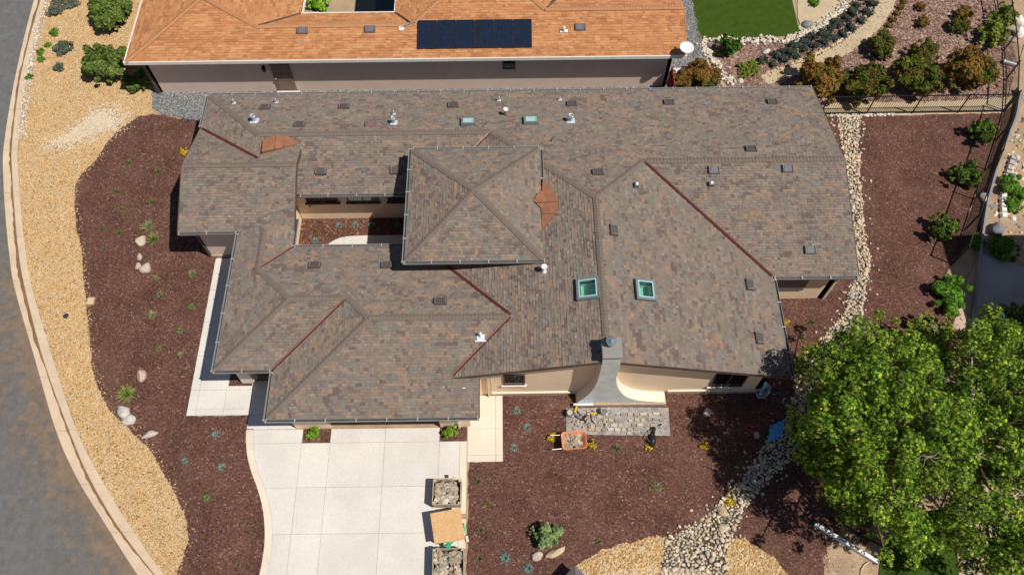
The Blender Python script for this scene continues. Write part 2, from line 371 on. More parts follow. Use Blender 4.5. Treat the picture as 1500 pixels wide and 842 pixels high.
BARK = [(.134, .061, .046), (.105, .048, .037), (.154, .076, .058), (.083, .038, .030), (.165, .089, .068), (.140, .065, .047), (.123, .054, .041), (.115, .052, .038), (.13, .06, .044), (.105, .046, .033), (.125, .055, .04), (.24, .155, .12)]
PINKB = [(.24, .14, .105), (.30, .19, .15), (.18, .10, .075), (.38, .27, .225), (.27, .16, .12), (.14, .08, .06)]

# ---------------------------------------------------------------- the setting: ground, road, beds
def sheet(name, poly, z, mat, kind='structure', parent=None):
    o = obj(name, [(x, y, z) for x, y in poly], [tuple(range(len(poly)))], m_[mat], parent)
    if sum(poly[i][0] * poly[(i + 1) % len(poly)][1] - poly[(i + 1) % len(poly)][0] * poly[i][1] for i in range(len(poly))) < 0: o.data.flip_normals()
    if kind: o['kind'] = kind
    return o
sheet('terrain', [(-900, -900), (900, -900), (900, 900), (-900, 900)], -.42, 'dirt')
ys = [-60, 0, 105, 210, 262, 315, 367, 420, 525, 630, 700, 770, 842, 910]
pan_px = [72, 50, 24, 6, 5, 8, 13, 21, 51, 82, 113, 156, 202, 252]
face_px = [82, 60, 32, 18, 18.5, 22, 27, 36, 63, 101, 131, 172, 227, 284]
back_px = [88, 66, 40, 26, 27, 31, 37, 46, 77, 112, 147, 190, 240, 298]
NS = 8
panL = smooth_line([at(x, y, -.15) for x, y in zip(pan_px, ys)], NS)
faceL = smooth_line([at(x, y, -.02) for x, y in zip(face_px, ys)], NS)
backL = smooth_line([at(x + 1, y, .0) for x, y in zip(back_px, ys)], NS)
curb = thing('curb', (*faceL[50], 0), None, None); curb['kind'] = 'structure'
cuts = [0]; acc = 0
for i in range(1, len(faceL)):
    acc += math.dist(faceL[i - 1], faceL[i])
    if acc > 2.7: cuts.append(i); acc = 0
if cuts[-1] != len(faceL) - 1: cuts.append(len(faceL) - 1)
for a, b in zip(cuts, cuts[1:]):
    V = []; Fc = []
    for i in range(a, b + 1):
        fx, fy = faceL[i]; px_, py_ = panL[i]; bx, by = backL[i]; e = .006
        if i == a or i == b:
            j = i + 1 if i == a else i - 1
            d = e / max(1e-6, math.dist(faceL[i], faceL[j])); mv = lambda P: (P[i][0] + (P[j][0] - P[i][0]) * d, P[i][1] + (P[j][1] - P[i][1]) * d)
            (fx, fy), (px_, py_), (bx, by) = mv(faceL), mv(panL), mv(backL)
        wx, wy = bx - fx, by - fy
        V += [(px_, py_, -.34), (px_, py_, -.148), (fx, fy, -.172), (fx + wx * .04, fy + wy * .04, .035), (fx + wx * .12, fy + wy * .12, .05), (bx, by, .045), (bx, by, -.34)]
    for i in range(b - a):
        for k in range(6): q = i * 7 + k; Fc.append((q, q + 7, q + 8, q + 1))
    n = len(V); Fc += [tuple(range(7)), tuple(range(n - 1, n - 8, -1))]
    o = obj('curb_segment', V, Fc, m_['concrete_curb'], curb); o.data.flip_normals()
silt = smooth_line([at(x - 4.5, y, -.16) for x, y in zip(face_px, ys)], NS); silt2 = smooth_line([at(x + 2.5, y, -.16) for x, y in zip(face_px, ys)], NS); rs_ = random.Random(77)
Vs = []; wob = 0
for i in range(len(silt)):
    wob = wob * .8 + rs_.gauss(0, .02); dx_ = silt2[i][0] - silt[i][0]; f_ = (i % 2) * .04
    Vs += [(silt[i][0] + wob + f_, silt[i][1], -.152), (silt2[i][0], silt2[i][1], -.156)]
o = obj('gutter_silt', Vs, [(2 * i, 2 * i + 1, 2 * i + 3, 2 * i + 2) for i in range(len(silt) - 1)], m_['silt']); tag(o, kind='structure')
# road: strip mesh to the left of the gutter pan with a dirt amount per vertex
V = []; Fc = []; dirt = []; nc = 26
for i, (x, y) in enumerate(panL):
    for k in range(nc):
        d = 9.5 * (k / (nc - 1)) ** 1.6
        V.append((x - d + .02, y - d * .08, -.155))
        low = min(1, max(0, (25 - y) / 8)); near = math.exp(-d / 2.3)
        dirt.append(.10 + .42 * near * (.25 + .75 * low) + .08 * low * math.exp(-d / 5))
for i in range(len(panL) - 1):
    for k in range(nc - 1): q = i * nc + k; Fc.append((q, q + nc, q + nc + 1, q + 1))
road = obj('road', V, Fc, m_['asphalt']); road['kind'] = 'structure'
a_ = road.data.attributes.new('dirt', 'FLOAT', 'POINT'); a_.data.foreach_set('value', np.array(dirt, np.float32))
far_road = [panL[0], (panL[0][0] - 9.6, panL[0][1]), (panL[0][0] - 4, 120), (panL[0][0] + 7, 120)]
sheet('road_beyond', [(p[0], p[1]) for p in far_road], -.158, 'asphalt')
yard = [(x, y) for x, y in backL[::-1]] + [(backL[0][0] + 8, 130), (320, 130), (320, -90), (backL[-1][0] + 8, -90)]
sheet('yard_soil', yard, -.03, 'dirt')

gold_edge = [(178, 187), (160, 205), (140, 235), (115, 262), (109, 290), (112, 330), (120, 370), (122, 400), (125, 430), (129, 475), (133, 515), (137, 545), (147, 575), (160, 600), (185, 625), (205, 645), (222, 662), (233, 683), (247, 705), (262, 735), (271, 757), (275, 790), (266, 822), (259, 842), (277, 880), (304, 914)]
ge = smooth_line(W(gold_edge), 4)
gold_left = [(x + .0, y) for x, y in backL if y < 46] 
gold_left = gold_left[::-1] + [at(260, -60)] + W([(225, 60), (222, 132), (224, 165), (200, 172)]) + ge
gold_left = [p for p in gold_left]
gold_poly = rough_edge(gold_left, .25, .035, 3)
sheet('golden_gravel', gold_poly, .010, 'gravel_gold')
drive_left = smooth_line(W([(361.5, 628.5), (360.5, 640), (362, 665), (368, 690), (377, 715), (385, 745), (388, 780), (386, 810), (380, 842), (368, 890)]), 5)
mulch_left = ge[::-1][0:0] + [p for p in ge] + [at(300, 890)] + drive_left[::-1] + [(-12.1, 12.1), (-15.02, 12.12), (-15.05, 20.45), (-14.9, 20.7), (-14.5, 27.9)] + W([(296, 177), (262, 174), (232, 168), (205, 170)])
mulch_left_poly = rough_edge(mulch_left, .3, .03, 4)
sheet('mulch_bed_street_side', mulch_left_poly, .016, 'mulch')
pale_patch = rough_edge(W([(60, 214), (78, 205), (98, 190), (122, 176), (136, 164), (160, 153), (186, 172), (176, 186), (158, 192), (128, 204), (104, 214), (76, 222)]), .25, .05, 5)
pcx, pcy = sum(p[0] for p in pale_patch) / len(pale_patch), sum(p[1] for p in pale_patch) / len(pale_patch)
sheet('pale_grit_patch', [(pcx + (x - pcx) * .72, pcy + (y - pcy) * .72) for x, y in pale_patch], .020, 'pale_grit')
grey_poly = rough_edge([at(222, 134), at(224, 160), at(240, 168), at(290, 176), (-15.2, 27.7), (15.2, 27.7), (15.3, 29.2), (12.6, 30.4)] + W([(1058, 126), (1038, 100), (1028, 60), (1014, 0), (1008, -60)]) + [(9.0, 44), (9.0, 31.7), (-20.2, 31.7)], .3, .03, 6)
sheet('grey_gravel', grey_poly, .013, 'gravel_grey')
fenceE = [(22.19, 19.63), (23.02, 21.02), (23.99, 22.89), (25.02, 24.48), (25.95, 26.04), (27.0, 28.0), (27.68, 29.33)]
gb1 = W([(820, 850), (835, 836), (855, 820), (880, 806), (915, 796), (950, 789), (978, 786)])
gb2 = W([(1062, 786), (1090, 790), (1110, 800), (1130, 815), (1150, 835), (1160, 860)])
mulch_right = [(-2.0, 2.5), (-2.0, 9.85), (-.5, 9.85), (-.5, 13.1), (11, 13.1), (11, 18.2), (15, 18.2), (15.0, 28.9), at(1212, 171), at(1300, 170), (27.68, 29.3)] + fenceE[::-1][1:] + W([(1372, 425), (1410, 470), (1395, 520), (1330, 600), (1290, 700), (1270, 800), (1235, 765), (1215, 800), (1215, 880)])
mulch_right_poly = rough_edge(mulch_right, .3, .03, 8)
sheet('mulch_bed_garden_side', mulch_right_poly, .016, 'mulch')
gold_b1 = rough_edge(gb1 + W([(985, 850), (985, 900), (800, 900)]), .22, .05, 9)
gold_b2 = rough_edge(gb2[::-1] + W([(1055, 786), (1050, 900), (1170, 900)]), .22, .05, 10)
sheet('golden_gravel_bottom', gold_b1, .022, 'gravel_gold'); sheet('golden_gravel_corner', gold_b2, .022, 'gravel_gold')
creek_l = [(1226, 168), (1235, 210), (1244, 260), (1250, 310), (1255, 360), (1258, 400), (1246, 430), (1238, 460), (1212, 490), (1200, 515), (1178, 545), (1165, 580), (1152, 620), (1125, 650), (1105, 680), (1080, 710), (1050, 745), (1012, 774), (980, 788), (974, 815), (968, 870)]
creek_r = [(1258, 168), (1255, 210), (1256, 260), (1260, 310), (1262, 345), (1273, 382), (1266, 410), (1262, 440), (1255, 480), (1240, 508), (1224, 525), (1200, 560), (1190, 600), (1172, 640), (1145, 680), (1118, 705), (1095, 735), (1077, 765), (1064, 798), (1062, 830), (1064, 870)]
creek_l = [(x - 3, y - 1) for x, y in creek_l]; creek_r = [(x + 3, y + 1) for x, y in creek_r]
creek = smooth_line(W(creek_l), 4) + smooth_line(W(creek_r), 4)[::-1]
creek_bed = sheet('dry_creek_bed', rough_edge(creek, .2, .05, 12), .026, 'creek_bed')

# north-east garden
lawn_poly = W([(1011, -60), (1013, 0), (1022, 57), (1100, 57), (1172, 51), (1160, 0), (1148, -60)])
pink_poly = rough_edge(W([(1030, 60), (1045, 95), (1066, 126)]) + [(12.6, 29.4), (17.8, 29.35), (27.6, 29.4), (29.6, 33), (30.2, 38.5), (31, 46), (20, 46)] + W([(1180, -40), (1172, 56), (1100, 62)]), .35, .03, 14)
sheet('garden_mulch', pink_poly, .006, 'mulch_pink')
dg_poly = rough_edge(W([(1163, -50), (1172, 51), (1205, 43), (1250, 5), (1290, -50)]), .3, .03, 15)
sheet('granite_terrace', dg_poly, .011, 'path_granite')
path_c = [(1120, 118), (1170, 101), (1215, 83), (1250, 62), (1275, 40), (1295, 12), (1315, -40)]
pw = [9, 9, 10, 11, 12, 14, 18]
path_poly = rough_edge(smooth_line(W([(x - w * .55, y - w * .75) for (x, y), w in zip(path_c, pw)]), 4) + smooth_line(W([(x + w * .55, y + w * .75) for (x, y), w in zip(path_c, pw)]), 4)[::-1], .3, .03, 16)
sheet('granite_path', path_poly, .012, 'path_granite')
lawn = sheet('lawn', lawn_poly, .02, 'lawn')
bank_poly = rough_edge(W([(1205, 150), (1290, 150), (1400, 148), (1490, 142), (1480, 168), (1400, 167), (1300, 171), (1212, 172)]), .3, .03, 17)
sheet('fence_bank_soil', bank_poly, .014, 'path_granite')
# east neighbour's yard
sheet('east_yard_soil', rough_edge(fenceE + [(29.6, 33), (34, 40), (60, 40), (60, 15), (24, 16.2)] + W([(1400, 470), (1372, 425)]), .4, .03, 18), .010, 'dirt')
sheet('fence_mulch_strip', rough_edge(fenceE + W([(1490, 150), (1484, 178), (1467, 218), (1454, 262), (1445, 296), (1437, 335)]) + [(22.3, 19.7)], .3, .02, 88), .019, 'mulch')
sheet('side_walk_strip', W([(1437, 366), (1414, 420), (1395, 480), (1424, 490), (1430, 440), (1436, 400)]), .024, 'paving_pink')
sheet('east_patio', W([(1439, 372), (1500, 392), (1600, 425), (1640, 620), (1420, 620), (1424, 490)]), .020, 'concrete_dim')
sheet('pink_paving', W([(1398, 760), (1405, 842), (1412, 920), (1700, 920), (1620, 600), (1480, 640)]), .014, 'paving_pink')
sheet('shade_lawn', W([(1290, 815), (1320, 760), (1397, 740), (1405, 842), (1410, 920), (1280, 920)]), .012, 'lawn')
sheet('bare_soil_patch', rough_edge(W([(1208, 842), (1212, 800), (1235, 786), (1270, 815), (1285, 842), (1290, 900), (1205, 900)]), .25, .05, 19), .022, 'dirt')
sheet('sidewalk_bottom', smooth_line(W([(862, 845), (900, 835), (960, 830), (1000, 832), (1040, 840), (1062, 850)]), 4) + W([(1080, 920), (840, 920)]), .034, 'concrete_curb')

# loose grains
x, y = rand_in(gold_poly, 520, [mulch_left_poly, pale_patch, grey_poly, [(-20.3, 31.4), (9, 31.4), (9, 60), (-20.3, 60)]], seed=1)
tag(scatter('golden_gravel_stones', CHUNK, x, y, .018, (.014, .032), .7, .3, .15, .5, GOLD, seed=1), 'loose golden gravel covering the strip along the street', 'gravel', kind='stuff')
xs = np.concatenate([rand_in(g, 230, [creek], seed=i)[0] for i, g in ((2, gold_b1), (3, gold_b2))]); ysn = np.concatenate([rand_in(g, 230, [creek], seed=i)[1] for i, g in ((2, gold_b1), (3, gold_b2))])
tag(scatter('golden_gravel_stones', CHUNK, xs, ysn, .035, (.028, .058), .7, .3, .15, .5, GOLD, seed=2), 'coarser golden gravel at the bottom edge beside the dry creek', 'gravel', kind='stuff')
x, y = rand_in(pale_patch, 420, seed=4); gq = np.random.default_rng(9); x = x + gq.normal(0, .30, len(x)); y = y + gq.normal(0, .26, len(y))
tag(scatter('pale_grit_stones', CHUNK, x, y, .026, (.018, .04), .6, .3, .15, .5, [(.58, .49, .37), (.64, .55, .43), (.52, .42, .29), (.55, .42, .27), (.50, .45, .38)], seed=4), 'patch of pale crushed grit in the golden gravel', 'gravel', kind='stuff')
x, y = rand_in(grey_poly, 300, seed=5, margin=40); k = (y > 28.3) | (x < -15.4); k &= (y < 31.6) | (x > 9)
tag(scatter('grey_gravel_stones', CHUNK, x[k], y[k], .02, (.018, .04), .6, .3, .15, .5, GREYP, seed=5), 'blue grey gravel between the two houses', 'gravel', kind='stuff')
house_boxes = [[(-15, 20.8), (-1, 20.8), (-1, 28), (-15, 28)]]
drive_block = [(-12.2, 2), (-2.1, 2), (-2.1, 9.8), (-.5, 9.8), (-.5, 13), (-12.2, 13)]
x, y = rand_in(mulch_left_poly, 130, [gold_poly], seed=6); x2, y2 = rand_in(mulch_right_poly, 130, [creek, gold_b1, gold_b2, drive_block], seed=7); k2 = ~((y2 > 13) & (x2 < 10.5))
tag(scatter('bark_chips', SLIVER, np.concatenate([x, x2[k2]]), np.concatenate([y, y2[k2]]), .018, (.016, .040), .30, .55, .15, .4, BARK, 'chip', seed=6, light=.2), 'dark brown bark mulch chips over the planting beds', 'mulch', kind='stuff')
x, y = rand_in(pink_poly, 90, [path_poly, dg_poly, lawn_poly, bank_poly], seed=8)
tag(scatter('faded_bark_chips', SLIVER, x, y, .01, (.03, .075), .3, .5, .15, .5, PINKB, 'chip', seed=8, light=.25), 'faded pinkish bark chips over the back garden', 'mulch', kind='stuff')
def along(px, width, per_m, seed, spread=1.0):
    L = smooth_line(W(px), 5); r = np.random.default_rng(seed); out = []
    for (x0, y0), (x1, y1) in zip(L, L[1:]):
        d = math.dist((x0, y0), (x1, y1)); n = r.poisson(per_m * d)
        for _ in range(n): t = r.uniform(); o = r.normal(0, width / 2.2); out.append((x0 + (x1 - x0) * t - (y1 - y0) / d * o, y0 + (y1 - y0) * t + (x1 - x0) / d * o))
    return np.array(out)
for nm, px, w_, pm, sz, lab in [('border_cobbles', [(68, 4), (52, 60), (44, 105), (38, 150), (31, 205)], .30, 34, (.035, .085), 'pale cobbles lining the curb at the top left'),
                       ('border_cobbles', [(1028, 62), (1050, 98), (1075, 124)], .30, 40, (.05, .11), 'white cobbles between grey gravel and garden mulch'),
                       ('border_cobbles', [(1030, 60), (1070, 61), (1110, 60), (1150, 60), (1175, 52), (1205, 38), (1235, 10), (1250, -10)], .38, 44, (.05, .11), 'white cobble edging round the lawn'),
                       ('border_cobbles', [(1122, 108), (1165, 92), (1215, 70), (1245, 48), (1268, 22), (1282, -5)], .10, 22, (.05, .10), 'tan stone edging along the granite path'),
                       ('border_cobbles', [(1212, 170), (1260, 170), (1310, 168.5)], .10, 26, (.04, .09), 'pale cobbles along the foot of the rear fence')]:
    P = along(px, w_, pm, int(px[0][0])); s = scatter(nm, ICO0, P[:, 0], P[:, 1], .05, sz, .6, .3, .14, .3, PALE if 'tan' not in lab else GOLD[3:6], 'stone', seed=int(px[0][0]))
    tag(s, lab, 'cobbles', kind='stuff')

x, y = rand_in(W([(1497, 140), (1492, 180), (1475, 220), (1462, 262), (1452, 296), (1446, 345), (1500, 380), (1600, 380), (1600, 140)]), 14, seed=91)
tag(scatter('rock_litter', CHUNK, x, y, .03, (.03, .13), .5, .4, .2, .6, PALE + GOLD[:3] + GREYP[:2], 'stone', seed=91), 'scattered rocks over the terraced soil right of the curved wall', 'rocks', kind='stuff')
x, y = rand_in(path_poly, 60, seed=92); x2, y2 = rand_in(W([(1208, 842), (1212, 800), (1235, 786), (1270, 815), (1285, 842), (1290, 900), (1205, 900)]), 60, seed=93)
tag(scatter('loose_grit', CHUNK, np.concatenate([x, x2]), np.concatenate([y, y2]), .02, (.012, .04), .6, .3, .15, .5, GOLD[3:6] + GREYP[3:], 'pebble', seed=92), 'loose grit over the granite path and bare soil', 'grit', kind='stuff')
P = along(gold_edge[:-2], .34, 26, 95); P = P[P[:, 0] < -12.3]
tag(scatter('stray_gravel', CHUNK, P[:, 0], P[:, 1], .03, (.014, .032), .7, .3, .15, .5, GOLD, seed=95), 'stray golden gravel along the edge of the street-side mulch', 'gravel', kind='stuff')
# dry creek: the largest stones one by one, the rest as one mass
def spaced(poly, rmin, rmax, n, seed, ex=None, biggest=0.0):
    r = random.Random(seed); P = np.array(poly); lo, hi = P.min(0), P.max(0); out = []; grid = {}
    pts = np.random.default_rng(seed).uniform(lo, hi, (n, 2)); ok = pip(pts[:, 0], pts[:, 1], poly) & in_view(pts[:, 0], pts[:, 1], 0, 60)
    for (x, y) in pts[ok]:
        rad = rmin + (rmax - rmin) * r.random() ** 2.2; gx, gy = int(x / .5), int(y / .5); good = True
        for i in (-1, 0, 1):
            for j in (-1, 0, 1):
                for q in grid.get((gx + i, gy + j), ()):
                    if (q[0] - x) ** 2 + (q[1] - y) ** 2 < ((q[2] + rad) * .80) ** 2: good = False; break
        if good: grid.setdefault((gx, gy), []).append((x, y, rad)); out.append((x, y, rad))
    return out
big = spaced(creek, .05, .145, 110000, 21)
big.sort(key=lambda q: -q[2] * (1.3 if q[1] < 10 else 1.0))
rock_meshes = []
for k in range(12):
    r = np.random.default_rng(100 + k); Vb = ICO1[0] * (1 + r.normal(0, .10, (len(ICO1[0]), 1))) * np.array([1.15, r.uniform(.7, .95), r.uniform(.5, .7)])
    c = np.array(RIVER[k % len(RIVER)]) * r.uniform(.95, 1.15)
    rock_meshes.append(mesh('river_stone', Vb, ICO1[1], m_['stone'], True, np.tile(c, (len(ICO1[1]), 1))))
for i, (x, y, rad) in enumerate(big[:300]):
    o = bpy.data.objects.new('river_stone', rock_meshes[i % 12]); COL.objects.link(o); o.parent = creek_bed
    o.location = (x, y, .03 + rad * .35); o.scale = (rad, rad, rad); o.rotation_euler = (random.uniform(-.2, .2), random.uniform(-.2, .2), random.uniform(0, 6.3))
ex = np.concatenate([along(creek_l[:-2], .55, 9, 71), along(creek_r[:-2], .55, 9, 72)]); ex = ex[in_view(ex[:, 0], ex[:, 1], 0, 30)]
rest = np.array(list(big[300:]) + [(q[0], q[1], random.uniform(.03, .075)) for q in ex])
o = scatter('small_river_stones', ICO1, rest[:, 0], rest[:, 1], .03 + rest[:, 2] * .3, rest[:, 2], .62, .2, .09, .3, RIVER, 'stone', creek_bed, 22, True); o['kind'] = 'stuff'

# ---------------------------------------------------------------- concrete flatwork, slab by slab
def slabs(name, poly, xs, ys_, holes=(), z=.05, mat='concrete', bands=()):
    base = sheet(name, poly, .032, 'joint'); g = .007
    for i in range(len(xs) - 1):
        for j in range(len(ys_) - 1):
            cell = [(xs[i] + g, ys_[j] + g), (xs[i + 1] - g, ys_[j] + g), (xs[i + 1] - g, ys_[j + 1] - g), (xs[i] + g, ys_[j + 1] - g)]
            cx, cy = (xs[i] + xs[i + 1]) / 2, (ys_[j] + ys_[j + 1]) / 2
            if any(h[0] < cx < h[1] and h[2] < cy < h[3] for h in holes): continue
            c = clip(list(poly), cell)
            if len(c) < 3 or area(c) < .02: continue
            if sum(c[k][0] * c[(k + 1) % len(c)][1] - c[(k + 1) % len(c)][0] * c[k][1] for k in range(len(c))) < 0: c = c[::-1]
            mt = 'concrete_band' if any(b[0] < cx < b[1] and b[2] < cy < b[3] for b in bands) else mat
            B().prism([(x, y, z) for x, y in c], [(x, y, -.05) for x, y in c]).build('slab', m_[mt], base)
    return base
band_in = [(x + .34, y) for x, y in drive_left]
drive_poly = band_in[1:] + [(-2.14, 2.2), (-2.11, 9.83), (-2.11, 11.42), (-12.0, 11.42)]
DX = [-12.6, -9.57, -8.285, -5.82, -3.36, -2.43, -2.11]; DY = [.8, 2.8, 4.79, 6.78, 8.77, 10.77, 11.42]
driveway = slabs('driveway', drive_poly, DX, DY, [(-9.57, -8.285, 10.77, 12), (-3.36, -2.1, 10.77, 12)], bands=[(-2.43, -2.0, 0, 11)])
bl = [p for p in drive_left]; seg = 9
for i in range(0, len(bl) - 1, seg):
    e = min(i + seg, len(bl) - 1)
    if e - i < 2: continue
    c = [(x + .008, y) for x, y in bl[i:e + 1]] + [(x - .008, y) for x, y in band_in[i:e + 1]][::-1]
    B().prism([(x, y, .05) for x, y in c], [(x, y, -.05) for x, y in c]).build('border_slab', m_['concrete_band'], driveway)
for x0, x1 in ((-9.57, -8.285), (-3.36, -2.11)): 
    sheet('planter_soil', [(x0 + .01, 10.78), (x1 - .01, 10.78), (x1 - .01, 11.46), (x0 + .01, 11.46)], .04, 'mulch')
slabs('side_path', [(-2.1, 9.82), (-.5, 9.82), (-.5, 12.95), (-2.1, 12.95)], [-2.1, -.82, -.5], [9.82, 10.12, 11.35, 12.95], mat='concrete', bands=[(-2.1, -.4, 9.8, 13)])
slabs('entry_walk', [(-15.03, 12.13), (-12.16, 12.13), (-12.16, 20.45), (-15.03, 20.45)], [-15.03, -14.62, -13.35, -12.16], [12.13, 12.43, 13.37, 15.09, 16.89, 18.66, 20.45], bands=[])
slabs('entry_walk_shaded', [(-12.15, 11.43), (-9.9, 11.43), (-9.9, 13.8), (-12.15, 13.8)], [-12.15, -11.2, -9.9], [11.43, 12.13, 13.0, 13.8])
sheet('porch_planter_soil', [(-13.3, 13.55), (-12.2, 13.55), (-12.2, 14.2), (-13.3, 14.2)], .058, 'mulch')
court_walk = smooth_line(W([(474, 366), (483, 357), (492, 351.5), (505, 347.5), (530, 345.8), (560, 345.4)]), 4) + [(-1.5, at(560, 345.4)[1]), (-1.5, 19.5), (-9.8, 19.5)]
sheet('courtyard_mulch', [(-10.95, 18.7), (-3, 18.7), (-3, 22.85), (-10.95, 22.85)], .018, 'mulch')
slabs('courtyard_walk', court_walk, [-10.6, -8.6, -7.05, -5.6, -4.1, -1.4], [19.4, 21.0, 21.75])
x, y = rand_in([(-10.9, 19), (-4, 19), (-4, 22.8), (-10.9, 22.8)], 150, [court_walk], seed=31)
tag(scatter('courtyard_bark_chips', SLIVER, x, y, .02, (.025, .055), .4, .5, .15, .5, BARK + [(.26, .12, .05), (.30, .16, .07)], 'chip', seed=31, light=.3), 'reddish bark chips in the courtyard bed', 'mulch', kind='stuff')

# ---------------------------------------------------------------- roofs
SHINGLE = [((.196, .154, .128), 5), ((.218, .169, .136), 4), ((.174, .136, .117), 4), ((.186, .159, .131), 4), ((.245, .170, .120), 2.0), ((.236, .184, .145), 2.2), ((.142, .107, .094), 2.4), ((.176, .163, .139), 2.6), ((.262, .182, .130), .8)]
ORANGE = [((.45, .205, .09), 5), ((.47, .225, .10), 4), ((.42, .182, .078), 4), ((.49, .25, .12), 2), ((.38, .16, .07), 2)]
def plane(c, gx, gy): return (c, gx, gy)
def pz(pl, x, y): return pl[0] + pl[1] * x + pl[2] * y
HOLES = []   # (plane, cx, cy, half width, half height) of openings for skylights
def slope(parent, pl, polys, pal, seed, expo=.132, wmin=.08, wmax=.20, lift=.023, name='roof_slope', under='underlay'):
    """one roof plane: a deck slab, covered with single shingle tabs laid in courses"""
    rnd = random.Random(seed); cols = [c for c, w in pal]; wts = [w for c, w in pal]
    b = B(); gm = math.hypot(pl[1], pl[2]); d = (pl[1] / gm, pl[2] / gm); u = (d[1], -d[0]); hl = []
    for hp, hx, hy, ha, hb in HOLES:
        if hp == pl: hl.append((hx * u[0] + hy * u[1] - ha, hx * u[0] + hy * u[1] + ha, hx * d[0] + hy * d[1] - hb, hx * d[0] + hy * d[1] + hb))
    solid = [list(p) for p in polys]
    for t0, t1, s0, s1 in hl:
        nxt = []
        for p in solid:
            q = [(x * u[0] + y * u[1], x * d[0] + y * d[1]) for x, y in p]; W_ = 99
            for rc in ([(-W_, -W_), (t0, -W_), (t0, W_), (-W_, W_)], [(t1, -W_), (W_, -W_), (W_, W_), (t1, W_)], [(t0, -W_), (t1, -W_), (t1, s0), (t0, s0)], [(t0, s1), (t1, s1), (t1, W_), (t0, W_)]):
                c = clip(q, rc)
                if len(c) > 2 and area(c) > 1e-4: nxt.append([(a * u[0] + e_ * d[0], a * u[1] + e_ * d[1]) for a, e_ in c])
        solid = nxt
    for p in solid:
        if sum(p[k][0] * p[(k + 1) % len(p)][1] - p[(k + 1) % len(p)][0] * p[k][1] for k in range(len(p))) < 0: p = p[::-1]
        b.prism([(x, y, pz(pl, x, y)) for x, y in p], [(x, y, pz(pl, x, y) - .14) for x, y in p])
    deck = b.build(name, m_[under], parent)
    gm = math.hypot(pl[1], pl[2]); d = (pl[1] / gm, pl[2] / gm); u = (d[1], -d[0]); e = expo / math.sqrt(1 + gm * gm)
    loc = [[(q[0] * u[0] + q[1] * u[1], q[0] * d[0] + q[1] * d[1]) for q in p] for p in polys]
    tmin = min(q[0] for p in loc for q in p); tmax = max(q[0] for p in loc for q in p); smin = min(q[1] for p in loc for q in p); smax = max(q[1] for p in loc for q in p)
    V = []; Fc = []; tint = []; prev = None
    for row in range(int((smax - smin) / e) + 1):
        s0 = smin + row * e; t = tmin - rnd.uniform(0, wmax); s1 = s0 + e
        act = [p for p in loc if min(q[1] for q in p) < s1 and max(q[1] for q in p) > s0]
        last = None; cur = []
        while t < tmax:
            w = rnd.uniform(wmin, wmax); t1 = t + w; c = rnd.choices(cols, wts)[0]
            if last is not None and rnd.random() < .30: c = last
            elif prev is not None and rnd.random() < .30: c = prev[min(len(prev) - 1, int((t - tmin + wmax) / .14))]
            cur.append(c)
            last = c; k = rnd.uniform(.90, 1.10); col = (c[0] * k, c[1] * k, c[2] * k)
            h = lift * (1.15 if rnd.random() < .48 else .28) * rnd.uniform(.85, 1.15)
            if any(h_[0] - .02 < (t + t1) / 2 < h_[1] + .02 and h_[2] - .02 < s0 + e / 2 < h_[3] + .02 for h_ in hl): t = t1; continue
            for p in act:
                if max(q[0] for q in p) < t or min(q[0] for q in p) > t1: continue
                q = clip([(t, s0), (t1, s0), (t1, s1), (t, s1)], p)
                if len(q) < 3 or area(q) < 1e-4: continue
                k0 = len(V); top = []
                for (tt, ss) in q:
                    x = tt * u[0] + ss * d[0]; y = tt * u[1] + ss * d[1]; z = pz(pl, x, y)
                    top.append((x, y, z + .003 + h * (1 - .85 * (ss - s0) / e)))
                V += top; Fc.append(tuple(range(k0, k0 + len(q)))); tint.append(col)
                for i in range(len(q)):
                    a_, b_ = q[i], q[(i + 1) % len(q)]
                    if abs(a_[1] - s0) < 1e-6 and abs(b_[1] - s0) < 1e-6 or abs(a_[0] - b_[0]) < 1e-6:
                        kk = len(V); j = (i + 1) % len(q)
                        V += [top[i], top[j], (top[j][0], top[j][1], top[j][2] - h - .004), (top[i][0], top[i][1], top[i][2] - h - .004)]
                        Fc.append((kk, kk + 3, kk + 2, kk + 1)); tint.append((col[0] * .8, col[1] * .8, col[2] * .8))  # butt and side edges tinted darker, painting in the shadow line between tabs
            t = t1
        prev = cur
    # orient faces up
    s = obj('shingles', V, Fc, m_['shingle'], deck, False, tint); s['kind'] = 'stuff'
    return deck
def caps(parent, a, b, w=.145, mat='cap', drop=.22, pitch=.16, lift=.05):
    a, b = Vector(a), Vector(b); L = (b - a).length; dr = (b - a).normalized(); n = Vector((-dr.y, dr.x, 0)).normalized(); k = max(1, int(L / pitch)); st = L / k; bb = B()
    if dr.z < -.001: a, b, dr, n = b, a, -dr, -n
    for i in range(k):
        p = a + dr * (i * st); q = a + dr * ((i + 1) * st + .01); z0, z1 = lift + .014, lift - .004
        P = [p + n * w - Vector((0, 0, w * drop - z0 + .012)), p + Vector((0, 0, z0)), p - n * w - Vector((0, 0, w * drop - z0 + .012)),
             q + n * w - Vector((0, 0, w * drop - z1 + .012)), q + Vector((0, 0, z1)), q - n * w - Vector((0, 0, w * drop - z1 + .012))]
        D = [v - Vector((0, 0, .035)) for v in (P[0], P[1], P[2])]
        bb.add(P + D, [(0, 1, 4, 3), (1, 2, 5, 4), (6, 7, 1, 0), (7, 8, 2, 1)])
    o = bb.build('ridge_cap', m_[mat], parent); o['kind'] = 'stuff'; return o
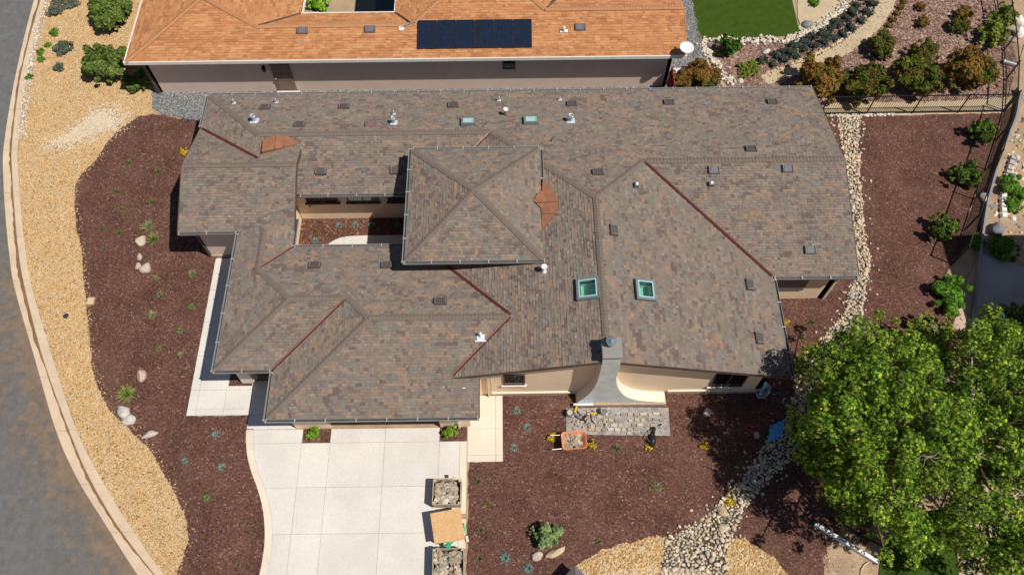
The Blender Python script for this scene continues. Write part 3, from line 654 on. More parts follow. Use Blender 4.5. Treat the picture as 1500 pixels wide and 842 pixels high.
def valley(parent, a, b, w=.065, mat='valley_red'):
    a, b = Vector(a), Vector(b); dr = (b - a).normalized(); n = Vector((-dr.y, dr.x, 0)).normalized(); up = Vector((0, 0, 1)); bb = B()
    prof = [(-w, .050), (-w * .95, .068), (-.014, .040), (0, .066), (.014, .040), (w * .95, .068), (w, .050)]
    V = [p + n * o + up * h for p in (a, b) for o, h in prof]; k = len(prof)
    bb.add(V, [(i, i + 1, k + i + 1, k + i) for i in range(k - 1)])
    return bb.build('valley_flashing', m_[mat], parent)
def gutter(parent, a, b, out, mat='gutter_metal', br=1.2, wd=.13):
    a, b, o = Vector(a), Vector(b), Vector((*out, 0)); prof = [(.01, .02), (.01, -.13), (wd, -.13), (wd + .02, .015), (wd, .015), (wd - .015, -.06), (.03, -.06), (.03, .02)]
    V = [p + o * q + Vector((0, 0, h)) for p in (a, b) for q, h in prof]; k = len(prof)
    Fc = [(i, (i + 1) % k, k + (i + 1) % k, k + i) for i in range(k)] + [tuple(range(k))[::-1], tuple(range(k, 2 * k))]
    g = obj('gutter', V, Fc, m_[mat], parent); L = (b - a).length; d = (b - a).normalized()
    bb = B(); f = B(); n = max(1, int(L / br))
    f.add([a + o * .032 + Vector((0, 0, -.05)), b + o * .032 + Vector((0, 0, -.05)), b + o * (wd - .016) + Vector((0, 0, -.05)), a + o * (wd - .016) + Vector((0, 0, -.05))], [(0, 1, 2, 3)])
    f.build('gutter_trough', m_['gutter_inside'], g)
    for i in range(n + 1):
        p = a + d * (L * i / n) if 0 < i < n else (a + d * .06 if i == 0 else b - d * .06)
        bb.obox(p + o * (wd / 2 + .015), d, o, (0, 0, 1), .05, wd + .05, .0, .035)
    q = bb.build('gutter_bracket', m_['steel_tube'], g); q['kind'] = 'stuff'
    return g
def board(parent, a, b, out, top=.02, h=.2, t=.035, mat='trim_brown', name='rake_board'):
    a, b, o = Vector(a), Vector(b), Vector((*out, 0)); u = Vector((0, 0, 1))
    P = [p + o * q + u * z for p in (a, b) for q, z in ((.004, top), (t, top), (t, top - h), (.004, top - h))]
    return obj(name, P, [(0, 1, 5, 4), (1, 2, 6, 5), (2, 3, 7, 6), (3, 0, 4, 7), (0, 3, 2, 1), (4, 5, 6, 7)], m_[mat], parent)
def wall_x(name, parent, prof, y0, y1, mat):   # profile in x,z, extruded along y
    return B().prism([(x, y0, z) for x, z in prof], [(x, y1, z) for x, z in prof]).build(name, m_[mat], parent)
def wall_y(name, parent, prof, x0, x1, mat):   # profile in y,z, extruded along x
    return B().prism([(x1, y, z) for y, z in prof], [(x0, y, z) for y, z in prof]).build(name, m_[mat], parent)

# ---------------------------------------------------------------- the house in the middle
house = thing('house', (0, 20, 0), 'large beige stucco house with mottled brown shingle hip and gable roofs', 'house')
pN = plane(3 + .25 * 28.6, 0, -.25); pNWs = plane(3.06 - .25 * 22.23, 0, .25); pW = plane(3 + .25 * 15.75, .25, 0)
pWs = plane(3 - .335 * 20.2, 0, .335); pWn = plane(4.0385 + .335 * 23.3, 0, -.335)
pMW = plane(3 + .25 * 12.9, .25, 0); pME = plane(3 - .25 * 10.3, -.25, 0); pCN = plane(3 + .25 * 19.26, 0, -.25); pMS = plane(3 - .25 * 13.15, 0, .25)
pGW = plane(3 + .25 * 10.35, .25, 0); pGS = plane(3 - .25 * 10.91, 0, .25)
pTW = plane(5.02 - .25 * 3.85, .25, 0); pTE = plane(5.02 + .25 * 3.85, -.25, 0); pES = plane(3.02 - .25 * 17.4, 0, .25)
TX, TY, TH, TZ, TS = -1.65, 20.62, 3.05, 4.55, .33
pT = {'s': plane(TZ - TS * (TY - TH), 0, TS), 'n': plane(TZ + TS * (TY + TH), 0, -TS), 'w': plane(TZ - TS * (TX - TH), TS, 0), 'e': plane(TZ + TS * (TX + TH), -TS, 0)}
slopes = [(pN, [[(-15.75, 28.6), (-12.45, 25.3), (-.93, 25.3), (-.93, 28.6)], [(-.93, 28.6), (-.93, 25.3), (3.85, 20.52), (6.3, 22.97), (6.3, 28.6)], [(6.3, 28.6), (6.3, 22.97), (15.85, 22.97), (15.85, 28.6)]]),
          (pNWs, [[(-10.5, 22.23), (-3.99, 22.23), (-.92, 25.3), (-10.5, 25.3)], [(-12.45, 25.3), (-12.05, 24.5), (-10.5, 24.5), (-10.5, 25.3)]]),
          (pW, [[(-15.75, 28.6), (-15.75, 26.4), (-12.2, 23.76), (-12.2, 24.9), (-12.45, 25.3)]]),
          (pWs, [[(-15.8, 20.2), (-10.3, 20.2), (-10.3, 23.3), (-15.8, 23.3)]]),
          (pWn, [[(-15.8, 23.3), (-12.2, 23.3), (-12.2, 23.76), (-15.8, 26.43)], [(-12.2, 23.3), (-10.3, 23.3), (-10.3, 24.5), (-12.2, 24.5)]]),
          (pMW, [[(-12.9, 20.4), (-12.9, 13.15), (-11.6, 14.45), (-11.6, 20.4)], [(-11.6, 14.45), (-9.85, 16.2), (-11.6, 17.94)]]),
          (pME, [[(-11.6, 20.4), (-11.6, 17.96), (-10.3, 19.26), (-10.3, 20.4)], [(-10.75, 20.4), (-10.3, 20.4), (-10.3, 20.9), (-10.75, 20.9)]]),
          (pCN, [[(-10.3, 19.26), (-11.58, 17.96), (-9.88, 16.2), (-7.3, 16.2), (-7.3, 19.26)], [(-7.3, 19.26), (-7.3, 16.2), (-6.2, 15.07), (-.04, 15.07), (-4.23, 19.26)]]),
          (pMS, [[(-12.9, 13.15), (-10.35, 13.15), (-7.3, 16.2), (-9.85, 16.2)]]),
          (pGW, [[(-10.35, 13.15), (-10.35, 10.91), (-6.2, 15.06), (-7.3, 16.2)]]),
          (pGS, [[(-10.35, 10.91), (-1.45, 10.91), (-1.45, 12.56), (-8.7, 12.56)], [(-8.7, 12.56), (-2.58, 12.56), (-.07, 15.07), (-6.2, 15.06)]]),
          (pTW, [[(-.05, 12.5), (3.85, 12.5), (3.85, 20.52), (-.05, 24.42)], [(-.05, 12.5), (-.05, 15.07), (-2.6, 12.5)], [(-.05, 15.07), (-.05, 24.42), (-.93, 25.3), (-3.99, 22.23), (-4.23, 19.26)]]),
          (pTE, [[(3.85, 12.5), (11.92, 12.5), (11.92, 17.4), (6.3, 22.97), (3.85, 20.52)]]),
          (pES, [[(6.3, 22.97), (11.9, 17.4), (15.85, 17.4), (15.85, 22.97)]])]
c4 = [(TX - TH, TY - TH), (TX + TH, TY - TH), (TX + TH, TY + TH), (TX - TH, TY + TH)]; ap = (TX, TY)
slopes += [(pT['s'], [[c4[0], c4[1], ap]]), (pT['e'], [[c4[1], c4[2], ap]]), (pT['n'], [[c4[2], c4[3], ap]]), (pT['w'], [[c4[3], c4[0], ap]])]
for px, py, pl, ha, hb in ((861, 422, pTW, .38, .36), (946, 424, pTE, .37, .32)):
    c = Vector(on_plane(px, py, (pl[0] + .15, pl[1], pl[2]))) - Vector((-pl[1], -pl[2], 1)).normalized() * .15; HOLES.append((pl, c.x, c.y, ha, hb))
for i, (pl, ps) in enumerate(slopes): slope(house, pl, ps, SHINGLE, 50 + i)
def L3(pl, a, b): return ((*a, pz(pl, *a)), (*b, pz(pl, *b)))
for pl, a, b in [(pN, (-15.7, 28.55), (-12.45, 25.3)), (pN, (-12.45, 25.3), (-.93, 25.3)), (pN, (-.93, 25.3), (3.85, 20.52)), (pN, (3.85, 20.52), (6.3, 22.97)), (pN, (6.3, 22.97), (15.82, 22.97)),
                 (pTW, (3.85, 12.52), (3.85, 20.52)), (pWs, (-15.78, 23.3), (-10.32, 23.3)), (pMW, (-11.6, 17.95), (-11.6, 20.15)), (pCN, (-11.6, 17.95), (-9.87, 16.2)), (pCN, (-9.87, 16.2), (-7.35, 16.2)),
                 (pMS, (-12.85, 13.2), (-9.87, 16.2)), (pCN, (-7.3, 16.2), (-6.2, 15.07)), (pCN, (-6.2, 15.07), (-.15, 15.07)), (pGS, (-10.3, 10.96), (-6.2, 15.06)),
                 (pT['s'], (c4[0][0] + .04, c4[0][1] + .04), ap), (pT['s'], (c4[1][0] - .04, c4[1][1] + .04), ap), (pT['n'], (c4[2][0] - .04, c4[2][1] - .04), ap), (pT['n'], (c4[3][0] + .04, c4[3][1] - .04), ap)]:
    caps(house, *L3(pl, a, b))
for pl, a, b in [(pW, (-15.7, 26.38), (-12.25, 23.8)), (pCN, (-11.5, 18.05), (-10.28, 19.28)), (pMS, (-10.38, 13.13), (-7.32, 16.18)), (pCN, (-4.2, 19.23), (-.08, 15.12)), (pGS, (-2.55, 12.6), (-.1, 15.03)), (pES, (6.35, 22.92), (11.9, 17.4)), (pTW, (-3.9, 22.3), (-.98, 25.25))]:
    valley(house, *L3(pl, a, b))
# felt-covered crickets: one behind the west wing, one beside the tower
def felt(pts, parent):
    c = Vector((sum(p[0] for p in pts) / len(pts), sum(p[1] for p in pts) / len(pts), sum(p[2] for p in pts) / len(pts) + .03))
    V = [tuple(p) for p in pts] + [tuple(c)] + [(p[0], p[1], p[2] - .25) for p in pts]; n = len(pts)
    o = obj('felt_cricket', V, [(i, (i + 1) % n, n) for i in range(n)] + [(i, n + 1 + i, n + 1 + (i + 1) % n, (i + 1) % n) for i in range(n)], m_['orange_felt'], parent)
    import bmesh
    bm = bmesh.new(); bm.from_mesh(o.data); bmesh.ops.recalc_face_normals(bm, faces=bm.faces); bm.to_mesh(o.data); bm.free(); return o
felt([at3(383, 222, 3.99), at3(385, 206, 3.97), at3(398, 200, 3.92), at3(410, 197.5, 3.90), at3(420, 199, 3.88), at3(440, 209.5, 3.74), at3(414, 216, 3.74)], house)
felt([at3(795, 262, 4.60), at3(806, 275, 4.68), at3(818, 291, 4.78), at3(817, 305, 4.78), at3(810, 317, 4.72), at3(794, 336, 4.58), at3(793, 305, 4.65), at3(782, 294, 4.74), at3(787, 283, 4.72), at3(794, 279, 4.66)], house)
for a, b in (((404, 198.5, 3.945), (402, 219, 3.90)), ((418, 199, 3.90), (416, 215, 3.80)), ((784, 296.5, 4.775), (817.5, 295, 4.80)), ((794, 313, 4.66), (812, 312.5, 4.76))):
    p, q = Vector(at3(*a)), Vector(at3(*b)); d = (q - p).normalized(); n_ = Vector((-d.y, d.x, 0)).normalized()
    B().obox((p + q) / 2, d, n_, (0, 0, 1), (q - p).length, .018, -.03, .018).build('felt_lap', m_['vent_pink'], house)
# gutters and rake boards
for a, b, o in [((-15.75, 28.6, 3), (15.85, 28.6, 3), (0, 1)), ((-15.75, 26.5, 3), (-15.75, 28.6, 3), (-1, 0)), ((-15.8, 20.2, 3), (-10.3, 20.2, 3), (0, -1)), ((-10.25, 22.23, 3.06), (-4.72, 22.23, 3.06), (0, -1)),
                ((-12.9, 13.05, 3), (-12.9, 20.1, 3), (-1, 0)), ((-10.3, 19.3, 3), (-10.3, 20.9, 3), (1, 0)), ((-10.2, 19.26, 3), (-4.72, 19.26, 3), (0, 1)), ((-12.98, 13.15, 3), (-10.45, 13.15, 3), (0, -1)),
                ((-10.35, 10.82, 3), (-10.35, 13.05, 3), (-1, 0)), ((-10.45, 10.91, 3), (-1.45, 10.91, 3), (0, -1)), ((11.92, 12.45, 3), (11.92, 17.3, 3), (1, 0)), ((11.95, 17.4, 3.02), (15.85, 17.4, 3.02), (0, -1)),
                ((c4[0][0] - .1, c4[0][1], TZ), (c4[1][0] + .1, c4[1][1], TZ), (0, -1)), ((c4[0][0], c4[0][1] - .1, TZ), (c4[3][0], c4[3][1] + .1, TZ), (-1, 0)), ((c4[3][0], c4[3][1], TZ), (c4[2][0], c4[2][1], TZ), (0, 1)), ((c4[1][0], c4[1][1] + 4.3, TZ), (c4[2][0], c4[2][1], TZ), (1, 0))]:
    gutter(house, a, b, o)
for pl, a, b, o in [(pN, (15.85, 28.6), (15.85, 22.97), (1, 0)), (pES, (15.85, 22.97), (15.85, 17.4), (1, 0)), (pWs, (-15.8, 20.2), (-15.8, 23.3), (-1, 0)), (pWn, (-15.8, 23.3), (-15.8, 26.43), (-1, 0)), (pWs, (-10.3, 20.2), (-10.3, 23.3), (1, 0)), (pWn, (-10.3, 23.3), (-10.3, 24.5), (1, 0)),
                    (pTW, (-2.6, 12.5), (3.85, 12.5), (0, -1)), (pTE, (3.85, 12.5), (11.92, 12.5), (0, -1)), (pGS, (-1.45, 10.91), (-1.45, 12.5), (1, 0))]:
    board(house, *L3(pl, a, b), o)
# walls
wx = lambda prof, y0, y1, m='stucco': wall_x('wall', house, prof, y0, y1, m)
wall_x('wall', house, [(-1.0, 0), (11.35, 0), (11.35, 2.98), (3.85, 4.86), (-1.0, 3.65)], 12.97, 13.25, 'stucco')
wall_y('wall', house, [(12.97, 0), (17.9, 0), (17.9, 2.98), (12.97, 2.98)], 11.1, 11.35, 'stucco')
wall_x('wall', house, [(11.36, 0), (15.25, 0), (15.25, 2.98), (11.36, 2.98)], 17.8, 18.05, 'stucco')
wall_y('wall', house, [(17.8, 0), (28.05, 0), (28.05, 2.95), (22.97, 4.25), (17.8, 2.95)], 15.0, 15.25, 'stucco')
wall_x('wall', house, [(-15.2, 0), (15.0, 0), (15.0, 2.95), (-15.2, 2.95)], 27.85, 28.05, 'stucco')
wall_y('wall', house, [(20.66, 0), (26.2, 0), (26.2, 2.9), (23.3, 3.88), (20.66, 2.9)], -15.25, -15.05, 'stucco')
wall_y('wall', house, [(26.2, 0), (28.0, 0), (28.0, 2.9), (26.2, 2.9)], -15.2, -15.0, 'stucco')
wall_x('wall', house, [(-15.24, 0), (-10.93, 0), (-10.93, 2.98), (-15.24, 2.98)], 20.64, 20.85, 'stucco_neighbour')
wall_y('wall', house, [(18.75, 0), (22.8, 0), (22.8, 2.95), (18.75, 2.85)], -11.15, -10.93, 'stucco')
wall_x('wall', house, [(-10.9, 0), (-4.0, 0), (-4.0, 3.0), (-10.9, 3.0)], 22.80, 23.0, 'stucco')
wall_x('wall', house, [(-10.9, 0), (-4.3, 0), (-4.3, 2.95), (-10.9, 2.95)], 18.5, 18.72, 'stucco')
wall_y('wall', house, [(13.75, 0), (20.6, 0), (20.6, 2.95), (13.75, 2.95)], -12.3, -12.1, 'stucco')
wall_x('wall', house, [(-11.2, 0), (-9.86, 0), (-9.86, 2.9), (-11.2, 2.9)], 14.6, 14.8, 'stucco')
wall_y('wall', house, [(11.5, 0), (14.7, 0), (14.7, 2.95), (11.5, 2.95)], -9.85, -9.65, 'stucco')
for x0, x1 in ((-9.86, -8.32), (-3.32, -1.95)): B().box(x0, x1, 11.44, 12.05, 0, 2.98).build('garage_pier', m_['stucco'], house)
wall_y('wall', house, [(12.06, 0), (13.0, 0), (13.0, 3.4), (12.06, 3.3)], -2.15, -1.95, 'stucco')
wall_x('wall', house, [(-1.96, 0), (-1.0, 0), (-1.0, 3.6), (-1.96, 3.45)], 12.99, 13.2, 'stucco')
g = B().box(-8.32, -3.32, 11.9, 12.0, 0, 2.5).build('garage_door', m_['door_brown'], house)
for k in range(4): B().box(-8.25, -3.39, 11.865, 11.898, .05 + k * .6, .6 + k * .6).build('door_panel', m_['door_brown'], g)
B().box(-8.34, -3.30, 11.5, 12.05, 2.5, 2.98).build('garage_lintel', m_['stucco'], house)
# porch column on the entry corner, plinth ledges at the foot of the walls
B().obox((-12.35, 13.95, 0), (1, 0, 0), (0, 1, 0), (0, 0, 1), .62, .55, 0, 2.95, .06).build('porch_column', m_['stucco_pale'], house)
for x0, x1, y_ in ((-1.0, 2.62, 12.97), (7.1, 11.4, 12.97)):
    B().box(x0, x1, y_ - .09, y_ - .004, .34, .42).build('plinth_ledge', m_['stucco_pale'], house)
    B().box(x0, x1, y_ - .06, y_ - .003, 0, .338).build('plinth', m_['rubble'], house)
B().box(-15.3, -12.95, 20.57, 20.636, .0, .12).build('plinth', m_['rubble'], house)
# tower walls under the raised hip roof
b = B(); b.box(TX - 2.55, TX + 2.55, TY - 2.55, TY - 2.35, 2.2, TZ - .03); b.build('tower_wall', m_['stucco'], house)
B().box(TX - 2.55, TX - 2.35, TY - 2.34, TY + 2.34, 2.5, TZ - .03).build('tower_wall', m_['stucco'], house)
B().box(TX + 2.35, TX + 2.55, TY - 2.34, TY + 2.34, 2.5, TZ - .03).build('tower_wall', m_['stucco'], house)
B().box(TX - 2.55, TX + 2.55, TY + 2.35, TY + 2.55, 2.5, TZ - .03).build('tower_wall', m_['stucco'], house)
wall_y('wall', house, [(18.75, 0), (22.78, 0), (22.78, 2.9), (18.75, 2.9)], -3.2, -3.0, 'stucco')
# windows set on walls that face south
def window_y(parent, x0, x1, z0, z1, Y, nx=2, fr='trim_brown', glass='glass_dark', sill=True, t=.06):
    f = B(); f.box(x0, x1, Y - .05, Y - .004, z1 - t, z1); f.box(x0, x1, Y - .05, Y - .004, z0, z0 + t); f.box(x0, x0 + t, Y - .05, Y - .004, z0 + t, z1 - t); f.box(x1 - t, x1, Y - .05, Y - .004, z0 + t, z1 - t)
    o = f.build('window', m_[fr], parent); w = (x1 - x0 - 2 * t) / nx
    for k in range(nx):
        a = x0 + t + k * w
        B().box(a + (.02 if k else 0), a + w - (.02 if k < nx - 1 else 0), Y - .022, Y - .006, z0 + t, z1 - t).build('pane', m_[glass], o)
        if k: B().box(a - .02, a + .02, Y - .045, Y - .004, z0 + t, z1 - t).build('mullion', m_[fr], o)
    if sill: B().box(x0 - .08, x1 + .08, Y - .11, Y - .005, z0 - .08, z0 - .004).build('sill', m_['stucco_pale' if fr != 'trim_brown' else fr], o)
    return o
for (a, b), gl in (((450, 497), 'glass_dark'), ((510, 556), 'glass_room'), ((569, 610), 'glass_dark')):
    window_y(house, on_y(a, 297, 22.8)[0], on_y(b, 297, 22.8)[0], 1.55, 2.65, 22.8, 2, 'trim_brown', gl)
window_y(house, on_y(737, 555, 12.97)[0], on_y(769, 555, 12.97)[0], 1.35, 2.55, 12.97, 1, 'vent_brown', 'glass_dark')
window_y(house, on_y(1040, 562, 12.97)[0], on_y(1088, 562, 12.97)[0], .85, 2.45, 12.97, 2, 'vent_brown', 'glass_dark')
B().box(11.4, 14.0, 17.74, 17.795, 0.95, 2.3).build('patio_door', m_['vent_grey'], house)
b = B(); b.box(-1.15, -1.05, 12.85, 12.95, 0, 3.3); b.build('downspout', m_['stucco_pale'], house)
B().box(15.26, 15.36, 17.72, 17.82, 0, 2.9).build('downspout', m_['stucco_pale'], house)
B().box(-15.36, -15.26, 20.56, 20.66, 0, 2.9).build('downspout', m_['vent_brown'], house)
B().box(-2.5, -2.42, 11.35, 11.44, 0, 2.85).build('downspout', m_['stucco_pale'], house)

# chimney with its flared foot
CX, CY0, CY1 = 4.0, 12.45, 12.965
left = [(0, 1.12), (.3, 1.08), (.5, 1.00), (.8, .86), (1.2, .70), (1.6, .57), (2.2, .46), (2.8, .40), (3.4, .37)]
right = [(0, 3.02), (.18, 2.95), (.24, 2.55), (.34, 2.1), (.5, 1.66), (.8, 1.25), (1.2, .95), (1.6, .76), (2.2, .56), (2.8, .44), (3.4, .38)]
prof = [(CX - w, z) for z, w in smooth_line(left, 4)] ; prof2 = [(CX + w, z) for z, w in smooth_line(right, 4)]
outl = prof2 + prof[::-1]
ch = B().prism([(x, CY0, z) for x, z in outl], [(x, CY1, z) for x, z in outl]).build('chimney', m_['stucco_pale'], house)
b = B(); zs = [z for z in np.linspace(.27, 4.92, 40)]
def hw(tab, z): 
    return float(np.interp(z, [t[0] for t in tab], [t[1] for t in tab]))
V = []; 
for z in zs: V += [(CX - hw(left, z) + .0, CY0 - .012, z), (CX + hw(right, z) - .06 * (1 if z < 3 else 0), CY0 - .012, z)]
V2 = [(x, y + .01, z) for x, y, z in V]; n = len(V)
b.add(V + V2, [(2 * i, 2 * i + 1, 2 * i + 3, 2 * i + 2) for i in range(len(zs) - 1)] + [(n + 2 * i, n + 2 * i + 2, n + 2 * i + 3, n + 2 * i + 1) for i in range(len(zs) - 1)] + [(0, 2 * i0 + 0 + 2, n + 2 * i0 + 2, n) for i0 in (0,)])
b.build('front_sheet', m_['chimney_sheet'], ch)
B().box(CX - .37, CX + .37, CY0 + .0, 13.28, 3.4, 5.45).build('stack', m_['chimney_sheet'], ch)
B().box(CX - .40, CX + .40, CY0 - .04, 13.32, 5.452, 5.56).build('crown', m_['chimney_cap'], ch)
fl = B(); fl.lathe([(.13, 5.562), (.13, 5.68), (.19, 5.69), (.19, 5.85), (.215, 5.87), (.19, 5.92), (.01, 6.02)], 18, (CX - .06, 13.02, 0)); fl.build('flue_cap', m_['flue_steel'], ch, True)
B().box(CX - 1.1, CX + 3.0, CY0 - .12, CY0 - .016, 0, .26).build('rubble_course', m_['rubble'], ch)
B().box(CX - 1.25, CX - .35, CY0 - .14, CY0 - .03, .262, .285).build('spirit_level', m_['lead_flash'], ch)

# ---------------------------------------------------------------- roof fittings (parts of the house)
def frame_of(pl):
    n = Vector((-pl[1], -pl[2], 1)).normalized(); v = Vector((pl[1], pl[2], pl[1] ** 2 + pl[2] ** 2)).normalized(); return v.cross(n), v, n
def roof_vent(parent, px, py, pl, mat='vent_brown', a=.56, b=.40, h=.10):
    u, v, n = frame_of(pl); c = on_plane(px, py, (pl[0] + .05, pl[1], pl[2]))
    o = B().obox(c, u, v, n, a, b, -.03, h * .55, .02).build('roof_vent', m_[mat], parent)
    for s in (-1, 1): B().obox(Vector(c) + u * (s * a * .40), u, v, n, a * .13, b * .8, h * .552, h, .01).build('louvre', m_['vent_grey' if mat == 'vent_brown' else mat], o)
    B().obox(Vector(c), u, v, n, a * .64, b * .86, h * .552, h * .72, .02).build('hood', m_[mat], o)
    return o
for px, py, pl, mt in [(388, 157, pN, 'vent_brown'), (439, 182, pN, 'vent_brown'), (504, 156, pN, 'vent_brown'), (664, 154, pN, 'vent_brown'), (838, 152, pN, 'vent_brown'), (980, 150, pN, 'vent_brown'), (1131, 149, pN, 'vent_brown'), (543, 182, pN, 'vent_pink'),
                       (470, 251, pNWs, 'vent_brown'), (580, 250, pNWs, 'vent_brown'), (461, 388, pCN, 'vent_brown'), (567, 388, pCN, 'vent_brown'), (645, 441, pCN, 'vent_brown'),
                       (899, 337, pTE, 'vent_brown'), (1098, 417, pTE, 'vent_brown'), (1112, 495, pTE, 'vent_brown'), (876, 252, pN, 'vent_brown'), (1100, 218, pN, 'vent_brown'), (1046, 249, pES, 'vent_grey'), (1154, 247, pES, 'vent_grey'), (1187, 366, pES, 'vent_grey')]:
    roof_vent(house, px, py, pl, mt)
def box_vent(px, py, pl):
    u, v, n = frame_of(pl); c = Vector(on_plane(px, py, (pl[0] + .1, pl[1], pl[2])))
    o = B().obox(c, u, v, n, .27, .25, -.1, .10, .02).build('exhaust_vent', m_['vent_grey'], house); B().obox(c, u, v, n, .15, .13, .102, .15, .02).build('cap', m_['white_pipe'], o)
box_vent(932, 271, pTE); box_vent(1042, 269, pES)
def pipe(px, py, pl, h=.35, r=.05, cap=False, flash=True, mat='galvanised'):
    u, v, n = frame_of(pl); c = Vector(on_plane(px, py, (pl[0] + .04, pl[1], pl[2])))
    o = B().lathe([(r * 1.7, -.05), (r * 1.25, .10), (r, .12), (r, h), (0.001, h)], 12, c).build('vent_pipe', m_[mat], house, True)
    if flash: B().obox(c, u, v, n, r * 5.5, r * 5.5, -.01, .012).build('flashing', m_['lead_flash'], o)
    if cap: B().lathe([(r, h + .004), (r * 1.9, h + .01), (r * 1.9, h + .075), (r * 1.6, h + .085), (r * 1.5, h + .07), (.001, h + .09)], 16, c).build('cap', m_['galvanised' if mat == 'galvanised' else 'white_pipe'], o, True)
for a in [(343, 151, pN, .3, .035), (405, 150, pN, .3, .035), (577, 167, pN, .28, .03), (731, 147, pN, .3, .035), (820, 146, pN, .2, .035)]: pipe(*a)
for a in [(373, 177, pN, .32, .075, True), (577, 180, pN, .3, .065, True), (836, 177, pN, .34, .075, True)]: pipe(*a)
pipe(741, 168, pN, .34, .065, True, False, 'vent_pink'); pipe(797, 397, pTW, .34, .07, True, False, 'white_pipe')
u, v, n = frame_of(pGS); c = Vector(on_plane(704, 494, (pGS[0] + .05, pGS[1], pGS[2])))
o = B().obox(c, u, v, n, .36, .30, -.02, .012, .03).build('vent_pipe', m_['lead_flash'], house); B().obox(c - v * .16, u, v, n, .48, .05, -.01, .02).build('flashing', m_['white_pipe'], o); B().lathe([(.07, 0), (.055, .14), (.05, .34), (.001, .34)], 12, c + v * .05).build('pipe', m_['white_pipe'], o, True)
b = B(); c = Vector(on_plane(808, 207, (pN[0] + .05, 0, pN[2]))); b.tube([c, c + Vector((0, 0, .18)), c + Vector((.07, .03, .22)), c + Vector((.09, .05, .16))], .022, 7); b.build('pipe_stub', m_['black_plastic'], house)
def skylight(px, py, pl, a, b, h=.16, glass='glass_green'):
    u, v, n = frame_of(pl); c = Vector(on_plane(px, py, (pl[0] + .15, pl[1], pl[2]))) - n * .15
    f = B(); t = .10
    f.obox(c + u * (a / 2 - t / 2), u, v, n, t, b, -.02, h); f.obox(c - u * (a / 2 - t / 2), u, v, n, t, b, -.02, h)
    f.obox(c + v * (b / 2 - t / 2), u, v, n, a - 2 * t - .004, t, -.02, h); f.obox(c - v * (b / 2 - t / 2), u, v, n, a - 2 * t - .004, t, -.02, h)
    o = f.build('skylight', m_['skylight_frame'], house)
    if glass == 'glass_mint': B().obox(c, u, v, n, a - 2 * t - .004, b - 2 * t - .004, -.01, .02).build('well', m_['glass_room'], o)
    else:
        A_, B2 = a / 2 - t, b / 2 - t; cr = [(-A_, -B2), (A_, -B2), (A_, B2), (-A_, B2)]; V = [c + u * i_ + v * j_ + n * .1 for i_, j_ in cr] + [c + u * i_ * .98 + v * j_ * .98 - n * .42 for i_, j_ in cr]
        obj('well', V, [(4, 5, 6, 7), (0, 4, 7, 3), (1, 2, 6, 5), (2, 3, 7, 6), (0, 1, 5, 4)], m_['well_white'], o)
    g = B(); i = .05
    for s in (-1, 1): g.obox(c + u * (s * (a / 2 - t - i / 2)), u, v, n, i, b - 2 * t - .006, h - .02, h + .006); g.obox(c + v * (s * (b / 2 - t - i / 2)), u, v, n, a - 2 * t - 2 * i - .006, i, h - .02, h + .006)
    g.build('glazing_bead', m_['glass_mint'], o); B().obox(c, u, v, n, a - 2 * t - 2 * i - .008, b - 2 * t - 2 * i - .008, h - .045, h - .02).build('pane', m_[glass], o)
skylight(861, 422, pTW, 1.03, .98, .2, 'glass_clear'); skylight(946, 424, pTE, 1.0, .90, .2, 'glass_clear'); skylight(686, 177, pN, .72, .56, .18, 'glass_mint'); skylight(778, 175, pN, .74, .58, .18, 'glass_mint')
for x, z in ((-10.25, 1.15),): B().lathe([(.03, 0), (.09, .12), (.03, .2)], 10, (x, 22.7, z)).build('wall_light', m_['white_pipe'], house, True)

# ---------------------------------------------------------------- neighbour's house with the orange roof
nb = thing('neighbour_house', (-5, 36, 0), 'neighbouring house with orange shingle roof and pinkish beige walls', 'house')
E0 = 31.0; qS = plane(3 - .25 * E0, 0, .25); qW = plane(3 + .25 * 20.67, .25, 0); zr = pz(qS, 0, 33.0); zc = zr - .25 * 1.25
qE1 = plane(zr - .1 * 13.7, -.1, 0); zE = pz(qE1, -16.8, 0)
qN1 = plane(zr + .25 * 33.0, 0, -.25)
for i, (pl, ps) in enumerate([(qS, [[(-20.67, E0), (-16.8, 34.81), (-13.7, 33.0), (-13.7, E0)], [(-13.7, E0), (-13.7, 33.0), (-5.25, 33.0), (-5.25, E0)], [(-5.25, E0), (-5.25, 33), (-1.25, 37), (2, 33.8), (2, E0)], [(2, E0), (2, 33.8), (9.57, 33.8), (9.57, E0)]]),
                              (qW, [[(-20.67, E0), (-16.8, 34.81), (-16.8, 42), (-20.67, 42)]]),
                              (plane(pz(qW, -16.8, 0) - .146 * 16.8, -.146, 0), [[(-16.8, 34.81), (-13.7, 33), (-11.5, 34.25), (-11.5, 42), (-16.8, 42)]]),
                              (qN1, [[(-13.7, 33), (-5.25, 33), (-6.3, 34.25), (-11.5, 34.25)]]),
                              (plane(zr + .25 * 5.25, .25, 0), [[(-5.25, 33), (-6.3, 34.25), (-6.3, 42), (-1.25, 42), (-1.25, 37)]]),
                              (plane(pz(qS, 0, 37) - .25 * 1.25, -.25, 0), [[(-1.25, 37), (-1.25, 42), (6, 42), (2, 33.8)]]),
                              (plane(pz(qS, 0, 33.8) + .25 * 33.8, 0, -.25), [[(2, 33.8), (9.57, 33.8), (9.57, 40), (5.5, 40)]])]):
    slope(nb, pl, ps, ORANGE, 90 + i, expo=.16, wmin=.14, wmax=.34, lift=.022)
